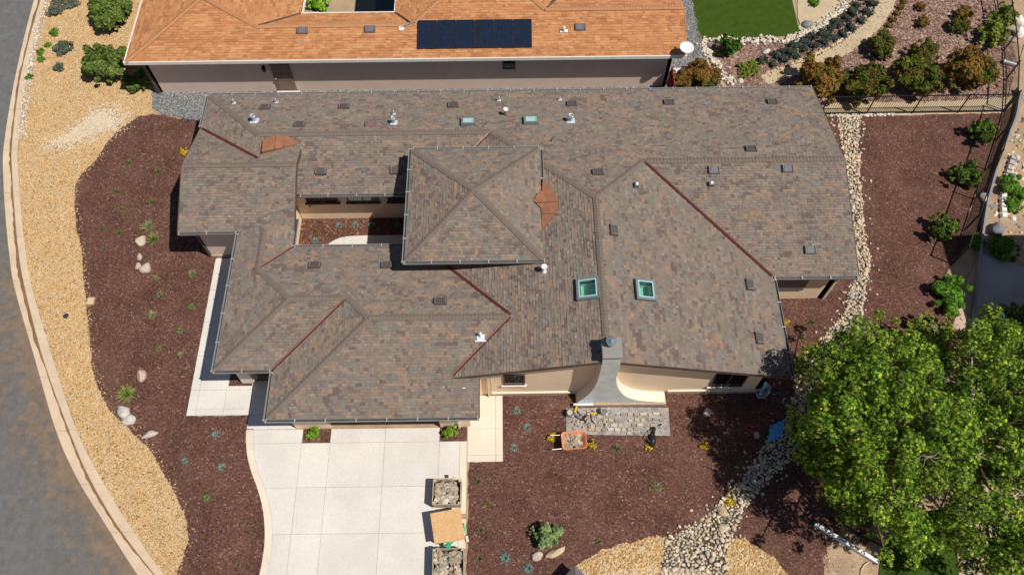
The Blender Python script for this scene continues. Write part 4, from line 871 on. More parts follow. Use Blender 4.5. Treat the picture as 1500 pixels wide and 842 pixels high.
for a, b in [((-20.6, 30.99, 3.02), (-16.8, 34.81, 3.97)), ((-16.8, 34.81, 3.97), (-13.7, 33, zr)), ((-13.7, 33, zr), (-5.25, 33, zr)), ((-5.25, 33, zr), (-1.25, 37, 4.51)), ((-1.25, 37, 4.51), (2, 33.8, 3.715)), ((2, 33.8, 3.715), (9.55, 33.8, 3.715)), ((-16.8, 34.81, 3.97), (-16.8, 42, 3.97))]:
    caps(nb, a, b, .15, 'orange_cap')
valley(nb, (-13.6, 33.05, zr), (-11.5, 34.25, zc), .05, 'trim_brown'); valley(nb, (-5.35, 33.1, zr), (-6.3, 34.25, zc), .05, 'trim_brown'); valley(nb, (2.1, 33.9, 3.7), (4.5, 37.5, 2.9), .05, 'trim_brown')
for a, b, o in [((-20.75, E0, 3.0), (9.57, E0, 3.0), (0, -1)), ((-20.67, E0, 3.0), (-20.67, 42, 3.0), (-1, 0)), ((-11.5, 34.25, zc), (-6.3, 34.25, zc), (0, 1)), ((-11.5, 34.3, zc - .1), (-11.5, 42, zc - .1), (1, 0)), ((-6.3, 34.3, zc), (-6.3, 42, zc), (-1, 0))]:
    board(nb, a, b, o, .03, .2, .06, 'white_paint', 'fascia_gutter')
board(nb, (9.57, E0, 3.0), (9.57, 33.8, 3.715), (1, 0), .02, .18, .05, 'orange_cap')
wall_x('wall', nb, [(-20.05, 0), (8.95, 0), (8.95, 2.95), (-20.05, 2.95)], 31.53, 31.75, 'stucco_neighbour')
wall_y('wall', nb, [(31.53, 0), (42, 0), (42, 2.95), (31.53, 2.95)], -20.06, -19.85, 'stucco_neighbour')
wall_y('wall', nb, [(31.53, 0), (37, 0), (37, 2.7), (33.8, 3.5), (31.53, 2.95)], 8.75, 8.96, 'stucco_neighbour')
B().box(-20.15, -19.98, 31.44, 31.525, 0, 2.9).build('downspout', m_['vent_brown'], nb)
x0, x1 = at(410, 131)[0], at(437, 131)[0]
d = B().box(x0, x1, 31.46, 31.526, .08, 2.3).build('door', m_['door_brown'], nb)
for k in range(3): B().box(x0 + .08, x1 - .08, 31.44, 31.458, .25 + k * .68, .83 + k * .68).build('door_panel', m_['door_brown'], d)
B().lathe([(.035, 0), (.05, .05), (.02, .08)], 8, (x0 + .09, 31.42, 1.1)).build('door_knob', m_['galvanised'], d)
B().box(x0 - .1, x1 + .15, 30.95, 31.45, .0, .12).build('door_step', m_['concrete'], nb)
window_y(nb, on_y(736, 95, 31.53)[0], on_y(755, 95, 31.53)[0], on_y(745, 101, 31.53)[1], on_y(745, 88, 31.53)[1], 31.53, 1, 'vent_brown', 'glass_dark', False)
c = on_y(386, 97, 31.53)
l = B().box(c[0] - .07, c[0] + .07, 31.40, 31.525, c[1] - .02, c[1] + .06).build('wall_lantern', m_['black_metal'], nb); B().lathe([(.11, .0), (.08, -.26), (.03, -.3)], 8, (c[0], 31.38, c[1])).build('lantern_glass', m_['black_plastic'], l)
for px in (443, 542, 850):
    u, v, n = frame_of(qS); roof_vent(nb, px, {443: 45, 542: 43, 850: 40}[px], qS, 'vent_grey', .60, .42, .12)
c = Vector(on_plane(588, 42, (qS[0] + .05, 0, .25))); o = B().obox(c, *frame_of(qS), .24, .24, -.02, .02).build('vent_flashing', m_['white_pipe'], nb); B().tube([c, c + Vector((0, 0, .14)), c + Vector((.4, .18, .16)), c + Vector((.8, .3, .2))], .02, 6).build('conduit', m_['galvanised'], o)
c = Vector(on_plane(826, 46, (qS[0] + .05, 0, .25))); o = B().obox(c, *frame_of(qS), .42, .16, -.02, .025).build('vent_flashing', m_['white_pipe'], nb); B().lathe([(.09, 0), (.07, .3), (.001, .3)], 10, c).build('pipe', m_['white_pipe'], o)
sheet('neighbour_court_floor', [(-11.5, 34.2), (-6.3, 34.2), (-6.3, 42), (-11.5, 42)], .03, 'dirt')
pool = B().box(-9.4, -6.35, 34.5, 41.5, .031, .06).build('reflecting_pool', m_['glass_dark']); tag(pool, 'dark reflecting pool in the courtyard of the orange-roofed house', 'pool')

# solar array on the orange roof
u, v, n = frame_of(qS); sc_ = Vector(on_plane(695.5, 49.5, (qS[0] + .13, 0, .25)))
arr = thing('solar_array', tuple(sc_), 'dark solar array of six panels on the orange roof', 'solar panels')
SW_, SH_ = 1.01, 1.68
for k in range(6):
    c = sc_ + u * ((k - 2.5) * (SW_ + .02)); f = B(); t = .035
    for s in (-1, 1): f.obox(c + u * (s * (SW_ / 2 - t / 2)), u, v, n, t, SH_, -.04, .012); f.obox(c + v * (s * (SH_ / 2 - t / 2)), u, v, n, SW_ - 2 * t - .004, t, -.04, .012)
    o = f.build('panel_frame', m_['solar_frame'], arr)
    B().obox(c, u, v, n, SW_ - 2 * t - .002, SH_ - 2 * t - .002, -.03, -.002).build('panel', m_['solar_cell'], o)
    w = B()
    for q in range(1, 6): w.obox(c + u * (-SW_ / 2 + q * SW_ / 6), u, v, n, .012, SH_ - 2 * t - .01, -.001, .002)
    w.build('cell_lines', m_['solar_frame'], o)
for s in (-1, 1): B().obox(sc_ + v * (s * .5), u, v, n, 6.1, .05, -.12, -.045).build('rail', m_['galvanised'], arr)
# satellite dish at the eave corner
dc = Vector(on_plane(1003, 80, (qS[0] + .05, 0, .25))); dish = thing('satellite_dish', tuple(dc), 'round pale satellite dish on the corner of the orange roof', 'dish')
top = dc + Vector((-.02, -.12, .62)); nz = Vector((.12, -.25, 1)).normalized(); ux = nz.cross(Vector((0, 1, 0))).normalized(); vx = nz.cross(ux)
b = B(); prof_d = [(.001, -.07), (.12, -.06), (.22, -.035), (.30, -.004), (.35, .03), (.36, .02), (.30, -.025), (.2, -.06), (.001, -.10)]; k0 = []
for r_, h_ in prof_d:
    for j in range(24): t = 2 * math.pi * j / 24; b.V.append(tuple(top + ux * (r_ * 1.08 * math.cos(t)) + vx * (r_ * .95 * math.sin(t)) + nz * h_))
for i in range(len(prof_d) - 1):
    for j in range(24): b.F.append((i * 24 + j, i * 24 + (j + 1) % 24, (i + 1) * 24 + (j + 1) % 24, (i + 1) * 24 + j))
b.build('reflector', m_['plastic_white'], dish, True)
B().tube([dc, dc + Vector((0, 0, .3)), top - nz * .09], .025, 8).build('mast', m_['black_metal'], dish)
B().tube([top - nz * .08, top - vx * .30 - nz * .06, top - vx * .36 + nz * .22], .015, 6).build('feed_arm', m_['steel_tube'], dish)
B().lathe([(.04, 0), (.05, .06), (.03, .10)], 8, top - vx * .36 + nz * .20).build('receiver', m_['vent_grey'], dish)
# a taller house further east, standing just outside the picture, whose shade falls on the patio
eh = thing('east_house', (30, 13, 0), 'two storey beige house beyond the right edge, shading the patio', 'house')
B().box(26.1, 34, 6.0, 18.9, 0, 6.2).build('wall', m_['stucco_neighbour'], eh)
b = B(); P = [(25.5, 5.4), (34.6, 5.4), (34.6, 19.5), (25.5, 19.5)]; rz_ = 7.6
b.add([(x, y, 6.2) for x, y in P] + [(29.8, 9.0, rz_), (29.8, 16.2, rz_)], [(3, 2, 1, 0), (0, 1, 4), (1, 2, 5, 4), (2, 3, 5), (3, 0, 4, 5)]).build('roof', m_['cap'], eh)
# east gate: red wooden side gate at the neighbour's corner
gx, gy = at(982, 126)[0], 31.2
gt = thing('side_gate', (9.05, 31.0, 0), 'narrow dark red wooden gate between the two houses', 'gate')
for k in range(5): B().box(9.0, 9.06, 29.75 + k * .34, 30.05 + k * .34, .05, 1.75).build('gate_board', m_['red_wood'], gt)
B().box(8.94, 8.995, 29.75, 31.4, .4, .5).build('gate_rail', m_['red_wood'], gt); B().box(8.94, 8.995, 29.75, 31.4, 1.3, 1.4).build('gate_rail', m_['red_wood'], gt)
# ac / meter box next to the gate
cx_, cy_ = at(990, 113); B_ = thing('utility_box', (cx_, cy_, 0), 'small pale green utility box beside the red gate', 'utility box')
B().box(cx_ - .2, cx_ + .2, cy_ - .15, cy_ + .15, 0, .5).build('cabinet', m_['glass_room'], B_); B().box(cx_ - .23, cx_ + .23, cy_ - .18, cy_ + .18, .502, .54).build('lid', m_['lead_flash'], B_)

# ---------------------------------------------------------------- fences
picket_me = mesh('picket', B().box(-.008, .008, -.008, .008, .12, 1.0).V, B().box(0, 1, 0, 1, 0, 1).F, m_['black_metal'])
def iron_fence(line, h, label, span=2.3, gap=.115, group=None, maxp=300):
    L = [Vector((*p, 0)) for p in line]; seg = [(a, b) for a, b in zip(L, L[1:])]; tot = sum((b - a).length for a, b in seg)
    f = thing('iron_fence', tuple(L[0]), label, 'fence', group)
    def pt(s):
        for a, b in seg:
            l = (b - a).length
            if s <= l + 1e-6: return a + (b - a) * (s / l)
            s -= l
        return L[-1]
    npan = max(1, round(tot / span)); post = mesh('post', B().box(-.03, .03, -.03, .03, 0, h + .06).V, B().box(0, 1, 0, 1, 0, 1).F, m_['black_metal'])
    inv = Matrix.Translation(f.location).inverted(); up = Vector((0, 0, 1)); count = 0
    for k in range(npan + 1):
        o = bpy.data.objects.new('post', post); COL.objects.link(o); o.parent = f; o.matrix_parent_inverse = inv; o.location = pt(tot * k / npan)
    for k in range(npan):
        a, b = pt(tot * k / npan), pt(tot * (k + 1) / npan); d = (b - a).normalized(); n = Vector((-d.y, d.x, 0)); l = (b - a).length
        for z in (.14, h - .04): B().obox((a + b) / 2, d, n, up, l - .062, .045, z - .028, z + .028).build('rail', m_['black_metal'], f)
        m = int((l - .1) / gap)
        for q in range(1, m + 1):
            o = bpy.data.objects.new('picket', picket_me); COL.objects.link(o); o.parent = f; o.matrix_parent_inverse = inv; o.location = a + (b - a) * (q / (m + 1)); o.scale = (1, 1, (h - .06) / 1.0); count += 1
    return f
iron_fence([(17.4, 29.32), (27.68, 29.36)], 1.5, 'black iron picket fence along the back of the brown mulch bed', 2.45, .125)
iron_fence(fenceE[::-1], 1.75, 'black iron picket fence running down the right side of the mulch bed', 2.05, .15)
iron_fence([(27.75, 29.5), (28.6, 32.0), (29.3, 35.0), (29.9, 38.5)], 1.5, 'black iron picket fence beside the back garden at top right', 2.4, .16)
pA, pB = Vector((*at(1192, 768), 0)), Vector((*at(1284, 824), 0))
iron_fence([at(1215, 760), at(1300, 806)], 1.0, 'short black iron fence in the shade under the big tree', 2.2, .13)
d = (pB - pA).normalized(); n = Vector((-d.y, d.x, 0)); pl_ = thing('white_beam', tuple(pA), 'long white box beam lying below the big tree', 'beam')
B().obox((pA + pB) / 2, d, n, (0, 0, 1), (pB - pA).length, .17, .05, .24, .01).build('beam', m_['plastic_white'], pl_)
for s in (-1, 1): B().obox((pA + pB) / 2 + d * (s * ((pB - pA).length / 2 + .012)), d, n, (0, 0, 1), .02, .21, .045, .265).build('end_cap', m_['galvanised'], pl_)

# ---------------------------------------------------------------- stone crates and work things
def crate(cx, cy, rz, lx, ly, h, label, seed):
    c = thing('stone_crate', (cx, cy, .05), label, 'crate', 'crates of veneer stone on the driveway', True, rz); r = random.Random(seed)
    for k in (-1, 0, 1): B().box(k * (lx / 2 - .08) - .05, k * (lx / 2 - .08) + .05, -ly / 2 + .03, ly / 2 - .03, 0, .10).build('runner', m_['wood_old'], c)
    B().box(-lx / 2, lx / 2, -ly / 2, ly / 2, .102, .13).build('base', m_['wood_old'], c)
    for sx in (-1, 1):
        for sy in (-1, 1): B().box(sx * (lx / 2 - .05) - .045, sx * (lx / 2 - .05) + .045, sy * (ly / 2 - .05) - .045, sy * (ly / 2 - .05) + .045, .132, h).build('post', m_['wood_pale'], c)
    nb_ = 4; bh = (h - .14) / nb_
    for k in range(nb_):
        z0 = .14 + k * bh + .012; z1 = .14 + (k + 1) * bh - .012; m = m_['wood_pale' if r.random() < .5 else 'wood_old']
        for s in (-1, 1):
            B().box(-lx / 2, lx / 2, s * (ly / 2 + .012) - .011, s * (ly / 2 + .012) + .011, z0, z1).build('board', m, c)
            B().box(s * (lx / 2 + .012) - .011, s * (lx / 2 + .012) + .011, -ly / 2, ly / 2, z0, z1).build('board', m, c)
    return c
VEN = [(.45, .37, .27), (.39, .32, .24), (.52, .45, .36), (.32, .27, .21), (.42, .31, .21), (.27, .24, .20), (.48, .39, .29)]
def heap(name, cx, cy, rz, lx, ly, z, n, label, cat, seed, size=(.05, .12), pal=VEN):
    r = np.random.default_rng(seed); x = r.uniform(-lx / 2, lx / 2, n); y = r.uniform(-ly / 2, ly / 2, n); ca, sa = math.cos(rz), math.sin(rz)
    zz = z + r.uniform(-.16, .02, n) + .05 * (1 - (2 * x / lx) ** 2)
    o = scatter(name, CHUNK, cx + x * ca - y * sa, cy + x * sa + y * ca, zz, size, .22, .5, .12, 1.0, pal, 'stone', seed=seed, light=.2)
    return tag(o, label, cat, kind='stuff')
k1 = at(654.5, 720, .75); crate(k1[0], k1[1], R(-1), 1.17, 1.05, .75, 'slatted wooden crate of stone, topmost of the row on the driveway', 1)
heap('veneer_stone_heap', k1[0] - .05, k1[1], R(-1), .86, .82, .68, 150, 'pale veneer stones heaped in the topmost crate', 'stones', 41)
k2 = at(655, 769, .8); crate(k2[0], k2[1], R(8), 1.12, 1.1, .78, 'wooden crate hidden under the plywood sheet', 2)
cn = [at3(630, 751.5, .86), at3(674.5, 743.5, .86), at3(681, 789.5, .86), at3(636.5, 796, .86)]
pw_ = B().prism(cn[::-1], [(x, y, z - .025) for x, y, z in cn[::-1]]).build('plywood_sheet', m_['plywood']); tag(pw_, 'square tan plywood sheet lying on top of the middle crate', 'plywood')
k3 = at(656.5, 826, .75); crate(k3[0], k3[1], R(1), 1.25, 1.22, .75, 'wooden crate of mixed stone cut by the bottom edge', 3)
heap('veneer_stone_heap', k3[0] - .27, k3[1] - .03, R(1), .5, 1.0, .66, 90, 'pale stone pieces in the left half of the bottom crate', 'stones', 43)
heap('corner_stone_heap', k3[0] + .30, k3[1] + .25, R(1), .42, .42, .70, 30, 'grey corner stones in the upper right of the bottom crate', 'stones', 44, (.06, .12), VEN[3:6])
heap('corner_stone_heap', k3[0] + .30, k3[1] - .30, R(1), .42, .42, .70, 34, 'brownish stone pieces in the lower right of the bottom crate', 'stones', 45, (.05, .1), VEN[2:5])
def film(name, px, z, label, mat='plastic_green'):
    L = [at3(x, y, z + h) for x, y, h in px]; c = Vector(L[0]) * 0
    for p in L: c += Vector(p) / len(L)
    V = L + [tuple(c + Vector((0, 0, .07)))] + [tuple(c - Vector((0, 0, .04)))]; n = len(L)
    o = obj(name, V, [(i, (i + 1) % n, n) for i in range(n)] + [((i + 1) % n, i, n + 1) for i in range(n)], m_[mat]); return tag(o, label, 'plastic film')
film('plastic_wrap', [(648, 799, .0), (658, 792, .10), (668, 790, .05), (661, 797, .12), (660, 802, .0), (655, 804, -.05), (653, 799, .1)], .6, 'crumpled green plastic wrap below the plywood sheet')
film('plastic_wrap', [(676, 764, .0), (680, 766, .1), (682, 776, .05), (679, 783, .0), (677, 774, .1)], .55, 'green plastic strip sticking out at the right of the plywood')
for px, py, a, b, rz, lab in [(666, 698, .16, .14, .1, 'pale stone block on the rear edge of the topmost crate'), (679, 756, .22, .22, .05, 'pink stone block beside the plywood sheet'), (684, 789, .14, .28, .2, 'pale oval stone beside the green plastic'), (682, 813, .10, .5, .03, 'long orange brown stone standing beside the bottom crate')]:
    z0 = .05 if px > 670 else .76; x, y = at(px, py, z0)
    o = B().obox((x, y, 0), (math.cos(rz), math.sin(rz), 0), (-math.sin(rz), math.cos(rz), 0), (0, 0, 1), a, b, z0, z0 + .12, .03).build('stone_block', m_['brick_pink' if 'pink' in lab or 'orange' in lab else 'stucco_pale']); tag(o, lab, 'stone')
# ground sheet with tools and cut veneer stones
gs = [(2.42, 12.26), (4.7, 12.30), (7.12, 12.25), (7.07, 10.92), (4.6, 10.97), (2.38, 11.04)]
o = B().prism([(x, y, .036) for x, y in gs[::-1]], [(x, y, .018) for x, y in gs[::-1]]).build('ground_sheet', m_['sheet_grey']); tag(o, 'grey work sheet laid on the mulch in front of the chimney', 'sheet')
r = random.Random(5); vm = []
for k in range(8):
    q = random.Random(60 + k); c = VEN[k % len(VEN)]; b = B(); w, d_ = q.uniform(.09, .15), q.uniform(.06, .085)
    t = [(-w + q.uniform(-.02, .02), -d_ + q.uniform(-.015, .015)), (w + q.uniform(-.02, .02), -d_ + q.uniform(-.015, .015)), (w + q.uniform(-.02, .02), d_ + q.uniform(-.015, .015)), (-w + q.uniform(-.02, .02), d_ + q.uniform(-.015, .015))]
    b.prism([(x * .95, y * .93, .055) for x, y in t], [(x, y, 0) for x, y in t]); vm.append(mesh('veneer_stone', b.V, b.F, m_['stone'], False, [c] * len(b.F)))
rows = [(11.92, 5.0, 6.95, .30), (11.66, 4.2, 6.95, .29), (11.42, 3.6, 6.6, .30), (11.22, 3.5, 5.6, .28), (11.05, 4.3, 6.2, .33)]
for ri, (y0, xa, xb, st) in enumerate(rows):
    x = xa; ci = 0
    while x < xb:
        if r.random() < .88:
            o = bpy.data.objects.new('veneer_stone', vm[r.randrange(8)]); COL.objects.link(o); o.location = (x, y0 + r.uniform(-.03, .03), .037); o.rotation_euler.z = r.uniform(-.15, .15) + (math.pi if r.random() < .5 else 0)
            tag(o, 'flat tan veneer stone, ' + ORD[ci] + ' from the left in the ' + ('top', 'second', 'third', 'fourth', 'bottom')[ri] + ' row on the work sheet', 'stone', 'veneer stones on the work sheet'); ci += 1
        x += st * r.uniform(.85, 1.15)
heap('stone_offcuts', 3.5, 11.75, 0, 1.7, .9, .12, 150, 'small stone offcuts and mortar crumbs strewn among the tools', 'offcuts', 47, (.015, .055), VEN)
def bucket(px, py, label, mat, fill, rad=.15, h=.36, z=.036, handle=True):
    x, y = at(px, py, z + h); o = thing('bucket', (x, y, z), label, 'bucket', None, True)
    B().lathe([(.001, 0), (rad * .84, 0), (rad, h), (rad + .012, h), (rad + .012, h - .03), (rad * .97, h - .005), (rad * .80, .03), (.001, .03)], 20).build('shell', m_[mat], o, True)
    B().lathe([(.001, h * .8), (rad * .93, h * .8)], 18).build('contents', m_[fill], o)
    if handle: B().tube([((rad + .02) * math.cos(t), (rad + .02) * math.sin(t) * .6 - .09, h - .04) for t in np.linspace(0, -math.pi, 10)], .006, 5).build('handle', m_['steel_tube'], o)
bucket(835.5, 603.5, 'dark bucket of grey mortar at the left end of the work sheet', 'vent_grey', 'mortar'); bucket(885, 601, 'bucket with pale rim in the middle of the work sheet', 'mortar', 'vent_grey', .14, .34)
bucket(1036.5, 603, 'white bucket standing alone on the mulch at the edge of the tree shade', 'plastic_white', 'mortar', .155, .36, .02)
x, y = at(1118, 571, .45); o = thing('wash_tub', (x, y, .02), 'grey oval tub at the right corner of the house', 'tub', None, True, R(55))
tb = B(); 
for rr, hh in ((.001, .0), (.24, .0), (.33, .42), (.35, .43), (.35, .40), (.30, .38), (.22, .05), (.001, .05)):
    for j in range(20): t = 2 * math.pi * j / 20; tb.V.append((rr * 1.25 * math.cos(t), rr * .85 * math.sin(t), hh))
for i in range(7):
    for j in range(20): tb.F.append((i * 20 + j, i * 20 + (j + 1) % 20, (i + 1) * 20 + (j + 1) % 20, (i + 1) * 20 + j))
tb.build('shell', m_['galvanised'], o, True); B().tube([(-.43, 0, .38), (-.50, 0, .36), (-.43, 0, .30)], .015, 6).build('handle', m_['steel_tube'], o)
def power_tool(px, py, rz, body, label, z=.036):
    x, y = at(px, py, z); o = thing('power_tool', (x, y, z), label, 'tool', None, True, rz)
    B().tube([(-.16, 0, .07), (-.06, 0, .075), (.10, 0, .07), (.17, 0, .06)], [.045, .06, .05, .035], 10).build('body', m_[body], o)
    B().tube([(-.05, .0, .05), (-.08, -.12, .04), (-.09, -.20, .04)], [.035, .032, .045], 8).build('grip', m_['black_plastic'], o)
    B().lathe([(.001, .0), (.075, .0), (.08, .012), (.001, .016)], 14, (.19, .0, .02)).build('disc', m_['vent_grey'], o)
power_tool(843, 600, 1.2, 'yellow', 'yellow power tool lying near the dark bucket'); power_tool(868, 606, .1, 'yellow', 'yellow power tool lying in the middle of the work sheet'); power_tool(855, 612.5, .8, 'black_plastic', 'black grinder with disc among the stone offcuts'); power_tool(845, 610, 2.4, 'vent_grey', 'dark grey tool beside the dark bucket')
def hammer(px, py, rz, label, z=.036, L=.32):
    x, y = at(px, py, z); o = thing('mason_hammer', (x, y, z + .02), label, 'hammer', None, True, rz)
    B().tube([(0, 0, 0), (L, 0, 0)], .014, 7).build('handle', m_['white_paint'], o); B().box(-.03, .03, -.09, .07, -.02, .025).build('head', m_['black_metal'], o)
hammer(967, 622, -1.2, 'hammer with pale handle at the right end of the work sheet')
# wheelbarrow, handles to the left
wx_, wy_ = at(841, 645, .55); wb = thing('wheelbarrow', (wx_, wy_, .016), 'orange wheelbarrow loaded with pale stone, handles pointing left', 'wheelbarrow', None, True, R(4))
def rr_(lx, ly, z, cx=0, n=5, rad=.14):
    out = []
    for sx, sy, a0 in ((1, 1, 0), (-1, 1, 90), (-1, -1, 180), (1, -1, 270)):
        for k in range(n): t = R(a0 + 90 * k / (n - 1)); out.append((cx + sx * (lx / 2 - rad) + rad * math.cos(t), sy * (ly / 2 - rad) + rad * math.sin(t), z))
    return out
b = B(); rings = [rr_(.50, .36, .30, .02, 5, .1), rr_(.62, .44, .32, .02), rr_(1.06, .76, .60, 0), rr_(1.12, .82, .605, 0), rr_(1.12, .82, .585, 0), rr_(1.0, .70, .57, 0), rr_(.58, .42, .335, .02), rr_(.4, .3, .33, .02, 5, .1)]
for q in rings: b.V += q
n = 20
for i in range(len(rings) - 1):
    for j in range(n): b.F.append((i * n + j, i * n + (j + 1) % n, (i + 1) * n + (j + 1) % n, (i + 1) * n + j))
b.F.append(tuple(range(n))[::-1]); b.F.append(tuple(range(7 * n, 8 * n))); b.build('tray', m_['orange_plastic'], wb)
for s in (-1, 1):
    B().tube([(.62, s * .07, .20), (.1, s * .22, .27), (-.55, s * .31, .50), (-1.02, s * .33, .56)], .02, 8).build('handle', m_['steel_tube'], wb); B().tube([(-.25, s * .26, .36), (-.38, s * .27, .0)], .018, 7).build('leg', m_['steel_tube'], wb)
w = B().lathe([(.001, -.04), (.17, -.045), (.20, -.02), (.20, .02), (.17, .045), (.001, .04)], 20).build('wheel', m_['black_plastic'], wb); w.rotation_euler.x = R(90); w.location = (.66, 0, .20)
r = np.random.default_rng(48); nn = 46; xx = r.uniform(-.42, .28, nn); yy = r.uniform(-.28, .28, nn); ca, sa = math.cos(R(4)), math.sin(R(4))
tag(scatter('veneer_stone_heap', CHUNK, wx_ + xx * ca - yy * sa, wy_ + xx * sa + yy * ca, .52 + r.uniform(-.06, .10, nn), (.06, .12), .22, .5, .1, .9, VEN, 'stone', seed=48), 'pale stones piled in the orange wheelbarrow', 'stones', kind='stuff')
# black tool bag beside a flower
x, y = at(956, 640, .15); tb_ = thing('tool_bag', (x, y, .016), 'slumped black tool bag with strap below the work sheet', 'bag', None, True, R(75))
b = B(); sec = [(-.46, .05, .07), (-.40, .13, .14), (-.2, .17, .2), (.05, .15, .17), (.15, .09, .12), (.3, .10, .12), (.42, .11, .14), (.5, .05, .08)]
for xx_, ry, rz_2 in sec:
    for j in range(12): t = 2 * math.pi * j / 12; b.V.append((xx_, ry * math.cos(t) + .02 * math.sin(5 * xx_), max(0, rz_2 * .8 + rz_2 * math.sin(t))))
for i in range(len(sec) - 1):
    for j in range(12): b.F.append((i * 12 + j, i * 12 + (j + 1) % 12, (i + 1) * 12 + (j + 1) % 12, (i + 1) * 12 + j))
b.F += [tuple(range(12))[::-1], tuple(range(84, 96))]; b.build('body', m_['black_plastic'], tb_, True)
B().tube([(-.3, .1, .3), (-.15, .26, .25), (.1, .25, .2), (.3, .1, .22)], .018, 6).build('strap', m_['vent_grey'], tb_); B().box(-.06, .06, -.02, .06, .27, .29).build('paper_tag', m_['white_paint'], tb_)
# hoses, tarp, boxes on the shaded mulch
def coil(name, px, py, rx, turns, mat, label, cat, seed, z=.03, r0=.011, tail=()):
    q = random.Random(seed); x, y = at(px, py); P = []
    for k in range(int(turns * 22)):
        t = 2 * math.pi * k / 22; rr = rx * (1 + .13 * math.sin(t * .37 + seed) + q.uniform(-.02, .02)); P.append((x + rr * math.cos(t) + .05 * math.sin(t * .31), y + rr * .72 * math.sin(t) + .04 * math.cos(t * .23), z + .004 * (k % 22) * .2 + .008 * (k // 22)))
    P += [(*at(a, b_), z) for a, b_ in tail]; o = B().tube(smooth_line(P, 2), r0, 6).build(name, m_[mat], None, True); return tag(o, label, cat)
coil('garden_hose', 1145, 582, .33, 3.2, 'hose_blue', 'coiled dark hose beside the creek below the house corner', 'hose', 2, tail=[(1136, 578), (1128, 575)])
coil('extension_cord', 1098, 628, .22, 2.5, 'hose_red', 'tangled red cord on the shaded mulch', 'cord', 5, .025, .014, [(1106, 632), (1112, 628), (1118, 631)])
tp = []; r = random.Random(12); cx_, cy_ = at(1138, 630, .15)
N_ = 9
for i in range(N_):
    for j in range(N_):
        a, c_ = (i / 4 - 1), (j / 4 - 1); rad = max(abs(a), abs(c_)); x = cx_ + a * .36 + c_ * .12 + r.uniform(-.03, .03); y = cy_ + c_ * .40 + a * .16 + r.uniform(-.03, .03); tp.append((x, y, .05 + (1 - rad ** 2) * .24 + r.uniform(-.05, .06)))
o = obj('blue_tarp', tp + [(x, y, .02) for x, y, z in tp], [(i * N_ + j, (i + 1) * N_ + j, (i + 1) * N_ + j + 1, i * N_ + j + 1) for i in range(N_ - 1) for j in range(N_ - 1)] + [(i * N_ + j, i * N_ + j + 1, (i + 1) * N_ + j + 1, (i + 1) * N_ + j)[::1] for i in range(0) for j in range(0)], m_['tarp_blue']); tag(o, 'crumpled bright blue tarp on the creek stones', 'tarp')
x, y = at(1108, 638); o = thing('valve_box', (x, y, .016), 'small tan irrigation box on the shaded mulch near the blue tarp', 'box', None, True); B().box(-.1, .1, -.13, .13, 0, .08).build('body', m_['sprinkler_box'], o); B().box(-.085, .085, -.115, .115, .082, .095).build('lid', m_['wood_pale'], o)
x, y = at(134, 442); o = thing('valve_box', (x, y, .016), 'orange tan irrigation box at the edge of the street-side mulch', 'box', None, True); B().box(-.17, .17, -.2, .2, 0, .1).build('body', m_['sprinkler_box'], o); B().box(-.14, .14, -.17, .17, .102, .115).build('lid', m_['pale_grit'], o)
x, y = at(97, 463); o = B().lathe([(.001, .045), (.12, .045), (.13, .035), (.13, 0)], 18, (x, y, .016)).build('drain_cover', m_['drain']); tag(o, 'round dark drain lid in the golden gravel', 'drain lid')
b = B().tube(smooth_line([at3(1262, 850, .04), at3(1261, 836, .05), at3(1266, 827, .06), at3(1272, 823, .06)], 5), .03, 7).build('garden_hose', m_['hose_beige'], None, True); tag(b, 'short beige hose at the end of the white beam', 'hose')
b = B().tube(smooth_line([at3(1416.5, 850, .05), at3(1417, 830, .06), at3(1419, 812, .06)], 4), .035, 7).build('garden_hose', m_['hose_green'], None, True); tag(b, 'green hose on the pink paving at bottom right', 'hose')
x, y = at(1465, 470, .9); o = thing('wheelie_bin', (x, y, .02), 'blue wheeled bin on the shaded patio', 'bin', None, True, R(-12))
B().prism([(-.27, -.33, .95), (.27, -.33, .95), (.27, .33, .95), (-.27, .33, .95)], [(-.21, -.25, .06), (.21, -.25, .06), (.21, .25, .06), (-.21, .25, .06)]).build('body', m_['bin_blue'], o); B().obox((0, 0, .952), (1, 0, 0), (0, 1, 0), (0, 0, 1), .60, .72, 0, .08, .04).build('lid', m_['bin_blue'], o)
for s in (-1, 1):
    w = B().lathe([(.001, -.025), (.1, -.03), (.1, .03), (.001, .025)], 14).build('wheel', m_['black_plastic'], o); w.rotation_euler.y = R(90); w.location = (s * .25, .29, .10)
B().tube([(-.22, .38, .96), (.22, .38, .96)], .016, 7).build('handle', m_['bin_blue'], o)
x, y = at(843, 845, .9); o = thing('lantern_post', (x, y, .02), 'square post with dark pyramid cap at the bottom edge', 'post', None, True, R(45)); B().box(-.26, .26, -.26, .26, 0, .84).build('shaft', m_['stucco'], o); B().add([(-.34, -.34, .84), (.34, -.34, .84), (.34, .34, .84), (-.34, .34, .84), (0, 0, 1.08)], [(0, 1, 4), (1, 2, 4), (2, 3, 4), (3, 0, 4), (3, 2, 1, 0)]).build('cap', m_['vent_grey'], o)
